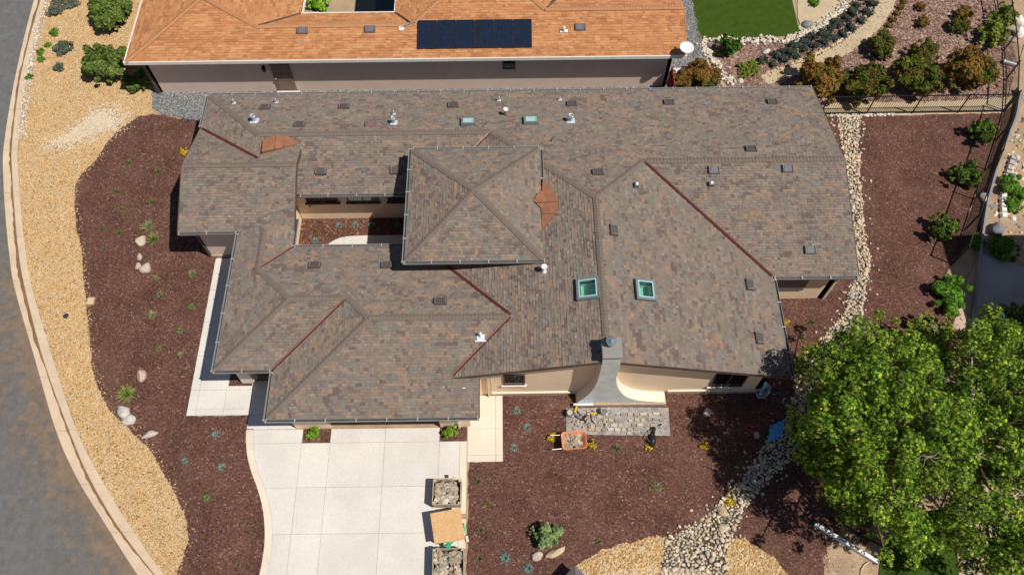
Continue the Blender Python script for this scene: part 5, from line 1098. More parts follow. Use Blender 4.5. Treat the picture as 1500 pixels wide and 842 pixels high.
# low retaining wall and block stones on the east side
rw = smooth_line(W([(1492, 128), (1494, 145), (1488, 175), (1470, 218), (1457, 262), (1448, 296), (1441, 340), (1437, 372), (1430, 440), (1424, 500)], .32), 5); b = B(); V = []
for i, (x, y) in enumerate(rw):
    d = Vector((rw[min(i + 1, len(rw) - 1)][0] - rw[max(i - 1, 0)][0], rw[min(i + 1, len(rw) - 1)][1] - rw[max(i - 1, 0)][1], 0)).normalized(); n = Vector((-d.y, d.x, 0)) * .055
    V += [(x - n.x, y - n.y, 0), (x - n.x, y - n.y, .32), (x + n.x, y + n.y, .32), (x + n.x, y + n.y, 0)]
b.add(V, [(4 * i + k, 4 * i + k + 1, 4 * i + k + 5, 4 * i + k + 4) for i in range(len(rw) - 1) for k in range(3)] + [(0, 3, 2, 1), (len(V) - 4, len(V) - 3, len(V) - 2, len(V) - 1)])
o = b.build('retaining_wall', m_['wall_grey']); tag(o, 'low curved grey retaining wall right of the iron fence', 'wall')
def block_row(px, n, lab, a=.34, b_=.30, h=.22, mat='white_paint'):
    L = smooth_line(W(px), 8); tot = len(L) - 1; t = thing('block_edging', (*L[0], 0), lab, 'edging')
    for k in range(n):
        p, q = L[int(tot * k / n)], L[int(tot * (k + 1) / n)]; d = Vector((q[0] - p[0], q[1] - p[1], 0)); l = d.length; d.normalize(); c = Vector(((p[0] + q[0]) / 2, (p[1] + q[1]) / 2, 0))
        B().obox(c, d, Vector((-d.y, d.x, 0)), (0, 0, 1), l * .93, b_, 0, h, .035).build('block', m_[mat], t)
block_row([(1469, 280), (1468, 300), (1469, 322)], 6, 'row of pale round edging blocks left of the green shrubs'); block_row([(1483, 232), (1476, 252), (1470, 276)], 6, 'row of pale edging blocks running down to the boulder', mat='concrete_dim')
x0, y0 = at(1478, 95); o = thing('drain_pipe', (x0, y0, .02), 'short grey pipe piece lying behind the corner of the fence', 'pipe'); B().tube([(x0 - .3, y0 + .14, .12), (x0 + .3, y0 - .14, .12)], .12, 14, False).build('pipe', m_['galvanised'], o); B().tube([(x0 - .33, y0 + .155, .12), (x0 - .27, y0 + .125, .12)], .135, 14, False).build('collar', m_['lead_flash'], o)

# ---------------------------------------------------------------- boulders
def boulder(px, py, a, b, h, rz, label, seed, col=(.46, .38, .31), cat='boulder', group=None):
    r = np.random.default_rng(seed); Vb, Fb = ICO2; d = r.normal(size=(5, 3)); d /= np.linalg.norm(d, axis=1)[:, None]
    V = Vb * (1 + .16 * np.sin(3 * Vb @ d[0] + 1)[:, None] + .10 * np.sin(5 * Vb @ d[1])[:, None] + r.normal(0, .02, (len(Vb), 1)))
    for k in range(2, 5): s = V @ d[k]; V = V - np.clip(s - .72, 0, None)[:, None] * d[k] * .9
    V = V * np.array([a, b, h]); x, y = at(px, py, h * .4)
    o = obj('boulder', V, Fb, m_['stone'], None, False, np.tile(np.array(col), (len(Fb), 1)) * r.uniform(.94, 1.06, (len(Fb), 1))); o.location = (x, y, h * .35); o.rotation_euler.z = rz
    return tag(o, label, cat, group)
for q in [(206, 353, .22, .36, .25, -.4, 'tall pale boulder right below the spiky grass near the street', 1), (204, 376, .12, .24, .16, .2, 'small narrow boulder in the middle of the street-side rock line', 2), (213, 393, .34, .28, .24, .3, 'broad pale boulder at the lower end of the rock line', 3), (202.5, 390, .14, .17, .14, 0, 'little round rock touching the broad pale boulder', 4),
          (208, 549, .24, .34, .26, -.2, 'lone pinkish pointed boulder in the street-side mulch', 5, (.50, .36, .28)), (181, 604, .26, .42, .30, .4, 'large pale split boulder below the yellow-green grass', 6, (.50, .46, .42)), (188, 616, .30, .26, .22, .1, 'rounded half of the pale boulder pair at the gravel edge', 7, (.50, .46, .41)), (219, 636, .38, .16, .18, .45, 'long flat boulder lying where gravel meets mulch', 8, (.50, .42, .36)),
          (787, 813, .24, .20, .18, .5, 'grey boulder at the lower left of the green bush', 9), (815, 808, .48, .16, .16, .5, 'long tan boulder below the green bush', 10, (.50, .38, .25)), (1460, 336, .42, .40, .42, .2, 'big dark grey boulder beside the retaining wall', 11, (.20, .20, .21)), (1058, 749, .24, .29, .2, .3, 'largest tan boulder in the creek bed', 12, (.46, .35, .22)), (1060, 772, .26, .2, .18, -.3, 'pale boulder at the right bank of the creek', 13, (.52, .44, .33)),
          (1182, 35, .34, .26, .22, .1, 'grey boulder on the granite terrace by the lawn', 14, (.22, .23, .25)), (1039, 66, .2, .16, .14, 0, 'small dark boulder at the corner of the lawn edging', 15, (.2, .21, .24)), (1122, 76, .24, .16, .16, .3, 'pale boulder beside the lavender rows', 16, (.55, .52, .48)), (1084, 119, .2, .15, .14, .3, 'little pale boulder at the foot of the granite path', 17, (.55, .50, .44)),
          (1493, 30, .32, .4, .3, .2, 'white boulder at the top right edge', 18, (.68, .64, .58)), (1494, 48, .36, .4, .3, .7, 'second white boulder at the top right edge, below the first', 19, (.70, .66, .60)), (1480, 42, .4, .26, .2, -.5, 'flat pinkish flagstone inside the corner fence', 20, (.45, .36, .31)), (1484, 58, .3, .26, .14, .3, 'lower pinkish flagstone inside the corner fence', 21, (.40, .32, .28)), (1442, 290, .22, .34, .2, -.3, 'white rock against the curved wall', 22, (.66, .60, .54)), (1479, 24, .26, .2, .2, .2, 'pale rock at the foot of the yellow-green shrubs', 23, (.6, .55, .5))]:
    boulder(*q)

# ---------------------------------------------------------------- plants
STAR = (np.array([(math.cos(R(36 * k)) * (1.0 if k % 2 == 0 else .42), math.sin(R(36 * k)) * (1.0 if k % 2 == 0 else .42), 0.10 if k % 2 else -.10) for k in range(10)] + [(0, 0, .05)]), np.array([(k, (k + 1) % 10, 10) for k in range(10)]))
DIAM = (np.array([(-1, 0, 0), (0, -.48, .10), (1, 0, -.05), (0, .48, .10)]), np.array([(0, 1, 2, 3)]))
def leaves(name, P, Nn, size, cols, base=DIAM, mat='leaf', parent=None, seed=0):
    r = np.random.default_rng(seed); n = len(P); BV, BF = base
    Nn = Nn / np.linalg.norm(Nn, axis=1)[:, None]; t = r.normal(size=(n, 3)); A = np.cross(Nn, t); A /= np.linalg.norm(A, axis=1)[:, None]; C = np.cross(Nn, A)
    s = r.uniform(size[0], size[1], n)[:, None, None]
    V = P[:, None, :] + s * (BV[None, :, 0:1] * A[:, None, :] + BV[None, :, 1:2] * C[:, None, :] + BV[None, :, 2:3] * Nn[:, None, :])
    FF = (BF[None] + (np.arange(n) * len(BV))[:, None, None]).reshape(-1, BF.shape[1])
    return mesh(name, V.reshape(-1, 3), FF, m_[mat], False, np.repeat(cols, len(BF), 0)) if parent == 'mesh' else obj(name, V.reshape(-1, 3), FF, m_[mat], parent, False, np.repeat(cols, len(BF), 0))
def crown_pts(clumps, per_m2, seed, shell=.55, up=.55):
    """leaf positions through the outer part of many clumps, normals outward and up"""
    r = np.random.default_rng(seed); PP = []; NN = []; KK = []
    for i, (c, rad) in enumerate(clumps):
        rx = np.array(rad if hasattr(rad, '__len__') else (rad, rad, rad * .8)); n = int(per_m2 * 4 * math.pi * (rx.prod()) ** (2 / 3))
        d = r.normal(size=(n, 3)); d /= np.linalg.norm(d, axis=1)[:, None]; d[:, 2] = np.where(d[:, 2] < -.35, -d[:, 2], d[:, 2])
        q = d * (r.uniform(shell ** 3, 1.1, n) ** (1 / 3))[:, None] * rx; PP.append(np.array(c) + q); NN.append(d + np.array([0, 0, up]) + r.normal(0, .45, (n, 3))); KK.append(np.full(n, i))
    return np.concatenate(PP), np.concatenate(NN), np.concatenate(KK)
def leaf_cols(pal, n, seed, var=.18, keys=None):
    r = np.random.default_rng(seed); p = np.array(pal); c = p[r.integers(0, len(p), n)] * r.uniform(1 - var, 1 + var, (n, 1))
    if keys is not None: c = c * r.uniform(.78, 1.22, (keys.max() + 1, 1))[keys]
    return c
def shrub_mesh(kind, pal, seed, rad=1.0, n_cl=9, leaf=(.06, .11), dens=60, tall=.8, base=DIAM, mat='leaf_matt', ragged=.5):
    r = random.Random(seed); cl = [((0, 0, rad * tall * .45), (rad * .55, rad * .55, rad * tall * .45))]
    for k in range(n_cl):
        a = r.uniform(0, 6.28); d = rad * r.uniform(.25, .85); cl.append(((d * math.cos(a), d * math.sin(a), rad * tall * r.uniform(.3, .85)), rad * r.uniform(.22, .22 + .3 * ragged)))
    for k in range(int(n_cl * 1.3 * ragged * 2)):
        a = r.uniform(0, 6.28); d = rad * r.uniform(.6, 1.08); cl.append(((d * math.cos(a), d * math.sin(a), rad * tall * r.uniform(.2, .95)), rad * r.uniform(.08, .2)))
    P, Nn, K = crown_pts(cl, dens / (rad ** 2) , seed); P[:, 2] = np.maximum(P[:, 2], .02)
    return leaves('foliage', P, Nn, leaf, leaf_cols(pal, len(P), seed, .22, K), base, mat, 'mesh', seed)
stem_me = {}
def plant(name, px, py, s, me, label, cat='shrub', group=None, z=None, rz=None, stem=True, sz=1.0):
    """foliage + stems; px,py is the centre of the foliage in the picture"""
    h = s * .45 if z is None else z; x, y = at(px, py, h); o = thing(name, (x, y, .01), label, cat, group, True, random.uniform(0, 6.28) if rz is None else rz); o.scale = (s, s, s * sz)
    f = bpy.data.objects.new('foliage', me); COL.objects.link(f); f.parent = o
    if stem:
        if 's' not in stem_me:
            b = B(); q = random.Random(3)
            for k in range(6): a = k * 1.05; b.tube([(0, 0, -.02), (.12 * math.cos(a), .12 * math.sin(a), .25), (.42 * math.cos(a), .42 * math.sin(a), .62)], [.045, .03, .008], 5)
            stem_me['s'] = mesh('stem', b.V, b.F, m_['bark'])
        g = bpy.data.objects.new('stem', stem_me['s']); COL.objects.link(g); g.parent = o
    return o
def tuft_mesh(n, L, spread, pal, seed, w=.018, arch=.5, mat='grass'):
    r = np.random.default_rng(seed); V = []; Fc = []; T_ = []
    for k in range(n):
        a = r.uniform(0, 6.28); l = L * r.uniform(.6, 1.1); sp = spread * r.uniform(.15, 1.0) ; ca, sa = math.cos(a), math.sin(a); b0 = r.uniform(0, .12) * L; c = np.array(pal[r.integers(len(pal))]) * r.uniform(.8, 1.2); k0 = len(V)
        for t, ww in ((0, 1), (.45, .9), (.8, .6), (1, .08)):
            rad = b0 + sp * l * t ** 1.2; z = l * math.sqrt(max(0.02, 1 - sp * sp)) * (t - arch * sp * t ** 2.4); V += [(ca * rad - sa * w * ww, sa * rad + ca * w * ww, max(.01, z)), (ca * rad + sa * w * ww, sa * rad - ca * w * ww, max(.01, z))]
        for i in range(3): Fc.append((k0 + 2 * i, k0 + 2 * i + 1, k0 + 2 * i + 3, k0 + 2 * i + 2)); T_.append(c * (1, .93, 1.06)[i])
    return mesh('blades', V, Fc, m_[mat], False, T_)
def clump(name, px, py, s, me, label, cat='plant', group=None):
    x, y = at(px, py, s * .15); o = bpy.data.objects.new(name, me); COL.objects.link(o); o.location = (x, y, .016); o.scale = (s, s, s); o.rotation_euler.z = random.uniform(0, 6.28); return tag(o, label, cat, group)
GREEN = [(.055, .105, .022), (.075, .14, .028), (.04, .08, .018), (.10, .17, .035)]
DARKG = [(.035, .075, .018), (.05, .10, .022), (.028, .06, .015)]
SPIKY = [tuft_mesh(90, 1, .95, [(.26, .30, .12), (.34, .38, .17), (.20, .25, .09), (.46, .45, .25)], k, .022) for k in range(3)]
FESC = [tuft_mesh(150, 1, .98, [(.20, .34, .30), (.26, .40, .36), (.15, .28, .25), (.30, .42, .34)], 10 + k, .022) for k in range(3)]
ROUND = [tuft_mesh(170, 1, .98, [(.16, .27, .07), (.21, .32, .09), (.12, .21, .05)], 20 + k, .03, .8) for k in range(2)]
TUFT = [tuft_mesh(60, 1, .98, [(.10, .17, .03), (.15, .23, .05), (.07, .12, .025), (.20, .22, .09)], 30 + k, .035) for k in range(4)]
OLIVE = [tuft_mesh(70, 1, .98, [(.14, .16, .05), (.22, .22, .09), (.09, .11, .03), (.27, .20, .09)], 40 + k, .035) for k in range(3)]
GRASSY = [tuft_mesh(220, 1, .95, [(.20, .26, .06), (.28, .32, .09), (.13, .19, .04), (.36, .38, .15)], 50 + k, .02) for k in range(2)]
FLOWER = [shrub_mesh('f', [(.62, .40, .01), (.52, .32, .01), (.68, .48, .03), (.22, .20, .03)], 60 + k, 1.0, 8, (.14, .24), 34, .7) for k in range(2)]
for i, (px, py, s) in enumerate([(190, 239, .21), (232, 252, .22), (172, 281, .20), (223, 296, .22), (180, 306, .15), (150, 336, .17), (176, 341, .17), (152, 365, .13)]):
    clump('groundcover_plant', px, py, s * 1.35, TUFT[i % 4], ORD[i] + ' small green groundcover plant from the top in the upper street-side mulch', 'plant', 'groundcover in the upper street-side mulch')
for i, (px, py, s, me, lab) in enumerate([(229, 407, .22, SPIKY[0], 'small pale spiky grass left of the entry walk, highest of the spiky grasses'), (282, 402, .34, SPIKY[1], 'pale spiky grass closest to the entry walk'), (224, 461, .34, SPIKY[2], 'pale spiky grass in the middle of the street-side bed'), (265, 520, .24, SPIKY[0], 'small spiky grass beside the round cushions'), (234, 431, .21, ROUND[0], 'round green cushion above the middle spiky grass'), (281, 449, .22, ROUND[1], 'round green cushion nearest the entry walk'), (264, 484, .20, ROUND[0], 'round green cushion lying between two others'), (233, 511, .20, ROUND[1], 'round green cushion above the lone pointed boulder'),
                                      (303, 728, .20, ROUND[0], 'small round green cushion in the lower street-side bed')]):
    clump('grass_clump' if 'grass' in lab else 'cushion_plant', px, py, s, me, lab)
for i, (px, py, s) in enumerate([(316, 636, .24), (271, 675, .22), (325, 684, .25)]): clump('fescue_clump', px, py, s, FESC[i], ('upper right', 'left', 'lower right')[i] + ' one of three blue green fescues in the lower street-side bed', 'plant', 'fescues in the lower street-side bed')
for i, (px, py, s) in enumerate([(362, 766, .20), (317, 780, .2), (349, 826, .2)]): clump('groundcover_plant', px, py, s, OLIVE[i], ('rightmost', 'middle', 'lowest')[i] + ' of the small olive plants left of the driveway curve', 'plant', 'olive plants in the lower street-side bed')
for i, (px, py) in enumerate([(462, 353), (497, 331), (521, 330), (544, 330), (582, 330)]): clump('fescue_clump', px, py, .26, FESC[i % 3], ('blue fescue clump at the lower left of the walled courtyard', 'first blue fescue in the courtyard row along the wall', 'second blue fescue in the courtyard row along the wall', 'third courtyard fescue in the row, at the shadow edge', 'courtyard fescue standing in the tower shadow')[i], 'plant', 'fescues in the courtyard')
clump('dry_twig_plant', 466, 339, .26, tuft_mesh(26, 1, .95, [(.24, .13, .03), (.30, .20, .05)], 77, .03), 'brownish sparse plant in the courtyard bed')
for i, (px, py) in enumerate([(757, 602), (772, 626), (753, 656)]): clump('fescue_clump', px, py, .26, FESC[i], ('highest', 'middle, right-hand', 'lowest')[i] + ' of three blue fescues right of the side path', 'plant', 'fescues right of the side path')
for i, (px, py) in enumerate([(740, 817), (774, 832)]): clump('fescue_clump', px, py, .30, FESC[i], ('left', 'right, lower')[i] + ' of two blue fescues at the bottom of the front bed', 'plant', 'fescues at the bottom of the front bed')
for i, (px, py) in enumerate([(700, 705), (714, 738), (704, 776), (702, 818)]): clump('groundcover_plant', px, py, .27, OLIVE[i % 3], ORD[i] + ' olive plant from the top in the row beside the stone crates', 'plant', 'olive plants beside the crates')
for i, (px, py, s, lab) in enumerate([(962, 714, .36, 'loose green grass tuft in the middle of the front mulch'), (905, 657, .28, 'small grass tuft below the work sheet'), (876, 794, .24, 'small green tuft above the golden gravel'), (1063, 763, .28, 'green tuft at the right bank of the creek'), (1077, 687, .25, 'green tuft among the creek stones in the shade')]): clump('grass_clump', px, py, s, TUFT[i % 4] if i != 0 else SPIKY[1], lab)
for i, (px, py) in enumerate([(1212, 485), (1190, 473), (1175, 495)]): clump('groundcover_plant', px, py, .24, TUFT[i], ('rightmost', 'highest', 'lowest')[i] + ' of three small green plants between house corner and creek', 'plant', 'plants between house corner and creek')
for i, (px, py, s, lab) in enumerate([(808, 641, .24, 'yellow flowering plant left of the wheelbarrow handles'), (868, 650, .22, 'yellow flowering plant right of the wheelbarrow'), (950, 652, .20, 'yellow flowering plant tucked against the black tool bag'), (1033, 652, .22, 'yellow flowering plant at the edge of the tree shade'), (1070, 736, .24, 'yellow flowering plant on the creek stones'), (1150, 470, .24, 'yellow-green plant against the east eave of the house'), (270, 222, .26, 'yellow-green plant peeking out by the north-west eave')]):
    plant('flowering_plant', px, py, s, FLOWER[i % 2], lab, 'flower', None, .15, stem=False)
x, y = at(222, 342, .2); clump('ornamental_grass', 218, 333, .55, SPIKY[1], 'grey green ornamental grass with cream blades beside the boulders', 'grass'); clump('ornamental_grass', 226, 351, .48, GRASSY[0], 'darker green grass clump in front of the cream ornamental grass', 'grass')
clump('ornamental_grass', 186, 578, .62, GRASSY[1], 'large yellow-green grass clump above the pale boulders', 'grass')
BUSH1 = shrub_mesh('b', [(.17, .26, .09), (.23, .32, .12), (.12, .19, .06), (.28, .36, .17)], 70, 1.0, 12, (.10, .20), 70, .9)
plant('young_bush', 800, 783, .62, BUSH1, 'feathery bright green bush near the bottom of the front bed', sz=1.4)
PLT = shrub_mesh('p', [(.15, .30, .02), (.22, .38, .03), (.10, .20, .02)], 71, 1.0, 6, (.18, .34), 26, .9)
for px, lab in ((458, 'leafy plant in the planter left of the garage door'), (659, 'leafy plant in the planter right of the garage door')): plant('planter_plant', px, 632, .32, PLT, lab, 'plant', None, .3, sz=1.6)
ES_ = [shrub_mesh('e', [(.06, .115, .02), (.10, .16, .022), (.15, .18, .03), (.04, .08, .015)], 80 + k, 1.0, 10, (.11, .2), 80, 1.0) for k in range(2)]
for i, (px, py, s, lab) in enumerate([(1441, 192, .72, 'green shrub at the top of the fenced mulch bed'), (1416, 256, .74, 'green shrub in the middle of the fenced mulch bed'), (1384, 333, .72, 'green shrub at the lower end of the fenced mulch bed')]): plant('fence_shrub', px, py, s, ES_[i % 2], lab, 'shrub', None, .6, sz=1.3)
BR = [shrub_mesh('r', [(.07, .17, .012), (.10, .22, .018), (.045, .11, .01), (.13, .26, .03)], 84 + k, 1.0, 12, (.08, .15), 130, .8) for k in range(2)]
for i, (px, py, s, lab) in enumerate([(1396, 430, .95, 'big bright green shrub at the head of the shaded walk'), (1470, 363, .72, 'green shrub at the edge of the sunlit patio'), (1485, 273, .72, 'bright green shrub below the pale edging blocks'), (1484, 300, .45, 'smaller green shrub under the bright one at the right edge'), (1430, 355, .45, 'green shrub squeezed against the curved wall')]): plant('garden_shrub', px, py, s, BR[i % 2], lab, 'shrub')
RD = [shrub_mesh('h', [(.055, .085, .014), (.085, .115, .016), (.13, .095, .02), (.21, .085, .025), (.04, .065, .012), (.11, .14, .02)], 90 + k, 1.0, 16, (.07, .13), 150, 1.0) for k in range(3)]
RD2 = [shrub_mesh('h', [(.19, .10, .02), (.26, .10, .03), (.11, .10, .018), (.16, .13, .02)], 94 + k, 1.0, 14, (.07, .13), 140, 1.0) for k in range(2)]
for i, (px, py, s, me, lab) in enumerate([(1202, 114, 1.35, RD2[0], 'reddish photinia bush half hidden behind the roof corner'), (1222, 122, .9, RD[0], 'green and red bush beside the roof corner'), (1268, 122, 1.25, RD[1], 'dark green bush second from the roof corner'), (1342, 114, 1.35, RD[0], 'wide green bush in the middle of the rear fence'), (1418, 104, 1.30, RD2[1], 'orange tinted bush nearest the fence corner'), (1440, 108, .95, RD[2], 'smaller bush right of the orange tinted one'),
                                          (1290, 68, .82, RD[2], 'upright green shrub above the dark green bush'), (1355, 76, .76, RD[1], 'upright green shrub above the wide bush'), (1422, 84, .7, RD2[0], 'reddish shrub above the orange tinted bush'), (1412, 20, .5, RD2[0], 'upright copper shrub at the top of the garden'), (1406, 38, .55, RD[1], 'dark green shrub just below the copper one'), (1352, 32, .4, RD2[1], 'small sparse copper plant in the faded mulch'), (1349, 10, .3, RD2[1], 'tiny copper plant at the top edge')]):
    plant('photinia_bush', px, py, s, me, lab, 'bush', None, s * .7, sz=1.25)
YG = shrub_mesh('y', [(.18, .22, .03), (.26, .29, .05), (.10, .14, .02)], 98, 1.0, 10, (.10, .18), 60, 1.0)
for px, py, s, lab in [(1456, 50, .85, 'yellow-green shrub by the corner fence'), (1476, 22, .7, 'yellow-green shrub above the flagstones'), (1462, 30, .5, 'small yellow-green shrub between the two larger ones')]: plant('garden_shrub', px, py, s, YG, lab, 'shrub', None, .6, sz=1.3)
plant('garden_shrub', 1073, 66, .72, shrub_mesh('z', [(.06, .13, .015), (.09, .18, .02), (.04, .09, .01)], 99, 1.0, 8, (.12, .24), 50, 1.0), 'open green shrub below the lawn', 'shrub', None, .7, sz=1.5)
for i, (px, py, s, me, lab) in enumerate([(1000, 118, .75, RD2[0], 'orange bush between red gate and grey gravel'), (1030, 112, .9, RD2[1], 'tall orange brown bush at the corner of the grey gravel'), (1022, 98, .5, RD2[0], 'thin orange twiggy bush on the grey gravel'), (1040, 120, .6, RD[2], 'olive bush right of the orange ones')]): plant('autumn_bush', px, py, s, me, lab, 'bush', None, s * .6, sz=1.2)
for i, (px, py) in enumerate([(1090, 98), (1104, 94), (1092, 109), (1104, 105)]): plant('cushion_shrub', px, py, .33, YG, ('upper left', 'upper right', 'lower left', 'lower right')[i] + ' of four yellow-green cushion shrubs below the lavender', 'shrub', 'cushion shrubs below the lavender')
LAV = [shrub_mesh('l', [(.055, .075, .06), (.08, .10, .08), (.04, .055, .045), (.10, .12, .09)], 110 + k, 1.0, 10, (.10, .2), 70, .9) for k in range(2)]
LAVN = {}
for i, (px, py) in enumerate([(1136, 81), (1151, 74), (1164, 67), (1178, 60), (1190, 54), (1207, 49), (1218, 41), (1240, 26), (1250, 18), (1254, 7), (1148, 87), (1163, 79), (1178, 72), (1192, 66), (1208, 60), (1222, 55), (1236, 50), (1247, 40), (1262, 31), (1271, 18), (1278, 5), (1133, 93), (1117, 88), (1226, 34), (1262, -4)]):
    plant('lavender_plant', px, py, .30 + .04 * (i % 3), LAV[i % 2], 'grey green lavender, ' + (ORD[i % 10] + ' from the lower left in the upper row beside the lawn cobbles' if i < 10 else ORD[i - 10] + ' from the lower left in the lower row along the granite path' if i < 21 else ('at the lower left end between the two rows', 'nearest the cushion shrubs at the lower left end', 'squeezed between the rows near the terrace', 'cut by the top edge of the picture')[i - 21]), 'lavender', 'lavender rows beside the path', stem=False)
for i, (px, py) in enumerate([(1296, 47), (1302, 38), (1308, 29), (1314, 20), (1319, 11), (1324, 3)]): plant('edging_plant', px, py, .22, RD2[i % 2], ORD[i] + ' dark reddish edging plant from the bottom along the right side of the path', 'plant', 'reddish plants edging the path', stem=False)
plant('garden_shrub', 1192, 4, .32, BR[0], 'small green shrub on the granite terrace', 'shrub')
# top-left garden
OL = [shrub_mesh('o', [(.085, .14, .028), (.125, .185, .036), (.06, .10, .022), (.19, .21, .05)], 120 + k, 1.0, 20, (.055, .12), 240, .95, ragged=.6) for k in range(2)]
for i, (px, py, s, lab) in enumerate([(152, 88, 1.30, 'large round dark green shrub in front of the orange roof corner'), (158, 12, 1.25, 'large dark green shrub at the top edge left of the orange roof')]): plant('large_shrub', px, py, s, OL[i], lab, 'shrub', None, 1.0, sz=1.25)
plant('eave_shrub', 201, 120, .7, OL[0], 'green shrub in the shade under the orange roof corner', 'shrub', None, .3)
GG = [shrub_mesh('g', [(.12, .14, .10), (.16, .18, .13), (.09, .105, .07)], 130 + k, 1.0, 12, (.08, .16), 90, .7) for k in range(2)]
for i, (px, py, s, lab) in enumerate([(92, 69, .55, 'brownish grey cushion shrub in the top-left gravel'), (106, 4, .42, 'grey green shrub at the top edge beside the cobbles'), (79, 16, .44, 'grey green shrub near the curb at top left'), (93, 11, .22, 'tiny grey green shrub between two larger ones'), (86, 98, .34, 'grey green cushion below the brownish one'), (85, 1, .4, 'grey shrub cut by the top edge')]): plant('cushion_shrub', px, py, s, GG[i % 2], lab, 'shrub', stem=False)
for i, (px, py, s) in enumerate([(80, 47, .28), (70, 66, .2), (60, 76, .24), (60, 87, .22), (43, 113, .22)]): plant('small_shrub', px, py, s, BR[i % 2], ORD[i] + ' small bright green shrub from the top along the curb cobbles', 'shrub', 'small shrubs along the curb cobbles', stem=False)
plant('courtyard_shrub', 465, 2, .7, PLT, 'yellow-green shrub in the courtyard of the orange-roofed house', 'shrub', None, .5)
plant('shade_shrub', 1365, 490, 1.0, YG, 'olive green shrub showing through the top of the tree', 'shrub', None, .5, sz=1.0)
plant('patio_shrub', 1490, 480, 1.2, OL[0], 'dark shrub in the shade beside the blue bin', 'shrub', None, .5, sz=1.0)

# ---------------------------------------------------------------- the broad-leaved trees at lower right
TREE = [(.13, .245, .019), (.205, .335, .025), (.058, .125, .012), (.29, .41, .032), (.135, .25, .021), (.42, .50, .055), (.038, .08, .010), (.07, .15, .014), (.18, .22, .045)]
def tree(base, clumps, trunk_pts, label, seed, dens=60, leaf=(.048, .108), dead=6):
    t = thing('leafy_tree', (base[0], base[1], 0), label, 'tree'); r = random.Random(seed)
    trunk = B(); trunk.tube(trunk_pts, [.20, .17, .14, .09], 10)
    tr = trunk.build('trunk', m_['bark'], t, True)
    top = Vector(trunk_pts[-1]); mid = Vector(trunk_pts[1]); b = B()
    for c, rad in clumps[::2]:
        c = Vector(c); s = mid.lerp(top, r.uniform(.1, 1)); m = s.lerp(c, .5) + Vector((0, 0, r.uniform(-.1, .35))); b.tube(smooth_line([tuple(s), tuple(m), tuple(c)], 3), [.075, .07, .06, .05, .04, .03, .018], 6)
    b.build('limb', m_['bark'], tr, True)
    P, Nn, K = crown_pts(clumps, dens, seed, .5, .45); n = len(P)
    sunny = np.clip((P[:, 2] - P[:, 2].min()) / np.ptp(P[:, 2]), 0, 1)
    leaves('crown', P, Nn, leaf, leaf_cols(TREE, n, seed, .3, K), STAR, 'leaf', t, seed)
    for k in range(dead):
        d = B()
        c, rad = clumps[r.randrange(len(clumps))]; c = Vector(c) + Vector((r.uniform(-.5, .5), r.uniform(-.5, .5), (rad if not hasattr(rad, '__len__') else rad[2]) * .85))
        for q in range(6): a = r.uniform(0, 6.28); l = r.uniform(.2, .55); d.tube([c, c + Vector((math.cos(a) * l * .5, math.sin(a) * l * .5, .06)), c + Vector((math.cos(a + .3) * l, math.sin(a + .3) * l, .05))], [.014, .010, .005], 4)
        d.build('dead_twig', m_['twig'], t)['kind'] = 'stuff'
    return t
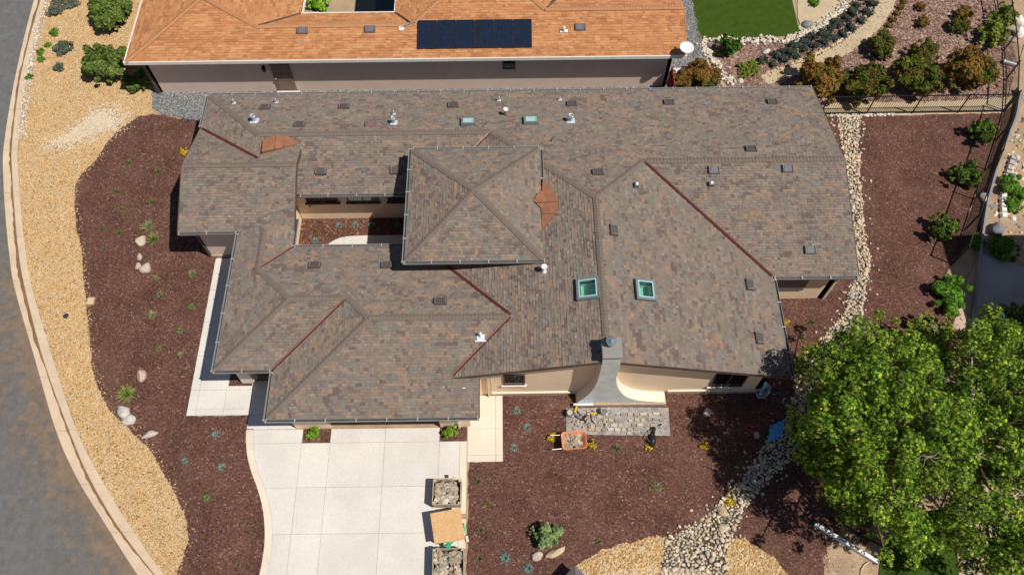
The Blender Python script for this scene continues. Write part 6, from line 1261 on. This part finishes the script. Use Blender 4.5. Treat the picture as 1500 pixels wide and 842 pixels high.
def make_clumps(outline_px, z0, z1, n, seed, rmin=.55, rmax=1.15):
    """clumps filling a dome whose plan is traced at mid height"""
    poly = rough_edge(W(outline_px, (z0 + z1) / 2), .6, .42, seed); r = random.Random(seed); cx = sum(p[0] for p in poly) / len(poly); cy = sum(p[1] for p in poly) / len(poly); out = []; k = 0
    lo = np.array(poly).min(0); hi = np.array(poly).max(0); R0 = max(hi - lo) / 2
    while len(out) < n and k < 14000:
        k += 1; x, y = r.uniform(lo[0], hi[0]), r.uniform(lo[1], hi[1]); rad = r.uniform(rmin, rmax)
        if not pip(np.array([x]), np.array([y]), poly)[0]: continue
        d = min(1, math.hypot(x - cx, y - cy) / R0); top = z0 + (z1 - z0) * math.sqrt(max(0, 1 - d * d * .85)); z = top - rad * .4 - (r.uniform(.4, 2.2) if r.random() < .45 else r.uniform(-.55, .5))
        if any((x - c[0]) ** 2 + (y - c[1]) ** 2 + (z - c[2]) ** 2 < (.54 * (rad + q)) ** 2 for c, q in out): continue
        out.append(((x, y, z), rad))
    return out
ca_ = make_clumps([(1168, 580), (1186, 545), (1215, 520), (1235, 500), (1262, 480), (1290, 474), (1330, 480), (1352, 510), (1372, 560), (1385, 640), (1380, 720), (1362, 780), (1328, 812), (1300, 800), (1280, 760), (1258, 722), (1225, 708), (1205, 670), (1185, 655), (1172, 620)], 2.4, 6.7, 150, 201, .22, .85)
rt = random.Random(404)
for px, py in ((1158, 600), (1162, 640), (1176, 560), (1205, 512), (1230, 492), (1255, 468), (1288, 462), (1312, 470), (1345, 478), (1180, 668), (1200, 690), (1218, 718), (1252, 735), (1272, 782), (1298, 815), (1336, 822), (1240, 700), (1368, 800)):
    z = rt.uniform(3.4, 5.2); x, y = at(px, py, z); ca_.append(((x, y, z), rt.uniform(.16, .38)))
ca_ += [((14.1 + 1.9 * math.cos(a) * q, 9.0 + 2.2 * math.sin(a) * q, 3.4 + .5 * math.sin(3 * a)), .8) for a in np.arange(0, 6.2, 1.05) for q in (.5, 1.1)]
tree((14.4, 8.6), ca_, [(14.4, 8.6, 0), (14.3, 8.7, 1.5), (14.2, 8.8, 3.0), (14.1, 8.9, 4.6)], 'spreading bright green broad-leaved tree casting shade over the creek', 201)
cb_ = make_clumps([(1380, 500), (1400, 480), (1440, 462), (1470, 470), (1500, 480), (1560, 500), (1600, 580), (1600, 700), (1560, 830), (1500, 850), (1440, 838), (1404, 790), (1392, 735), (1388, 640), (1385, 560)], 2.6, 6.2, 185, 202, .22, .85)
cb_ += [((x, y, 3.6 + .7 * random.random()), random.uniform(.3, .7)) for x, y in (at(px, py, 4) for px, py in ((1425, 770), (1440, 800), (1470, 790), (1455, 830), (1490, 815), (1500, 770), (1480, 745), (1410, 735), (1430, 720), (1470, 840), (1510, 840), (1395, 760), (1450, 760)))]
tree((18.6, 9.6), cb_, [(18.6, 9.6, 0), (18.5, 9.7, 1.5), (18.4, 9.8, 3.0), (18.3, 9.9, 4.4)], 'second green tree merging with the first at the right edge', 202, 56, dead=14)
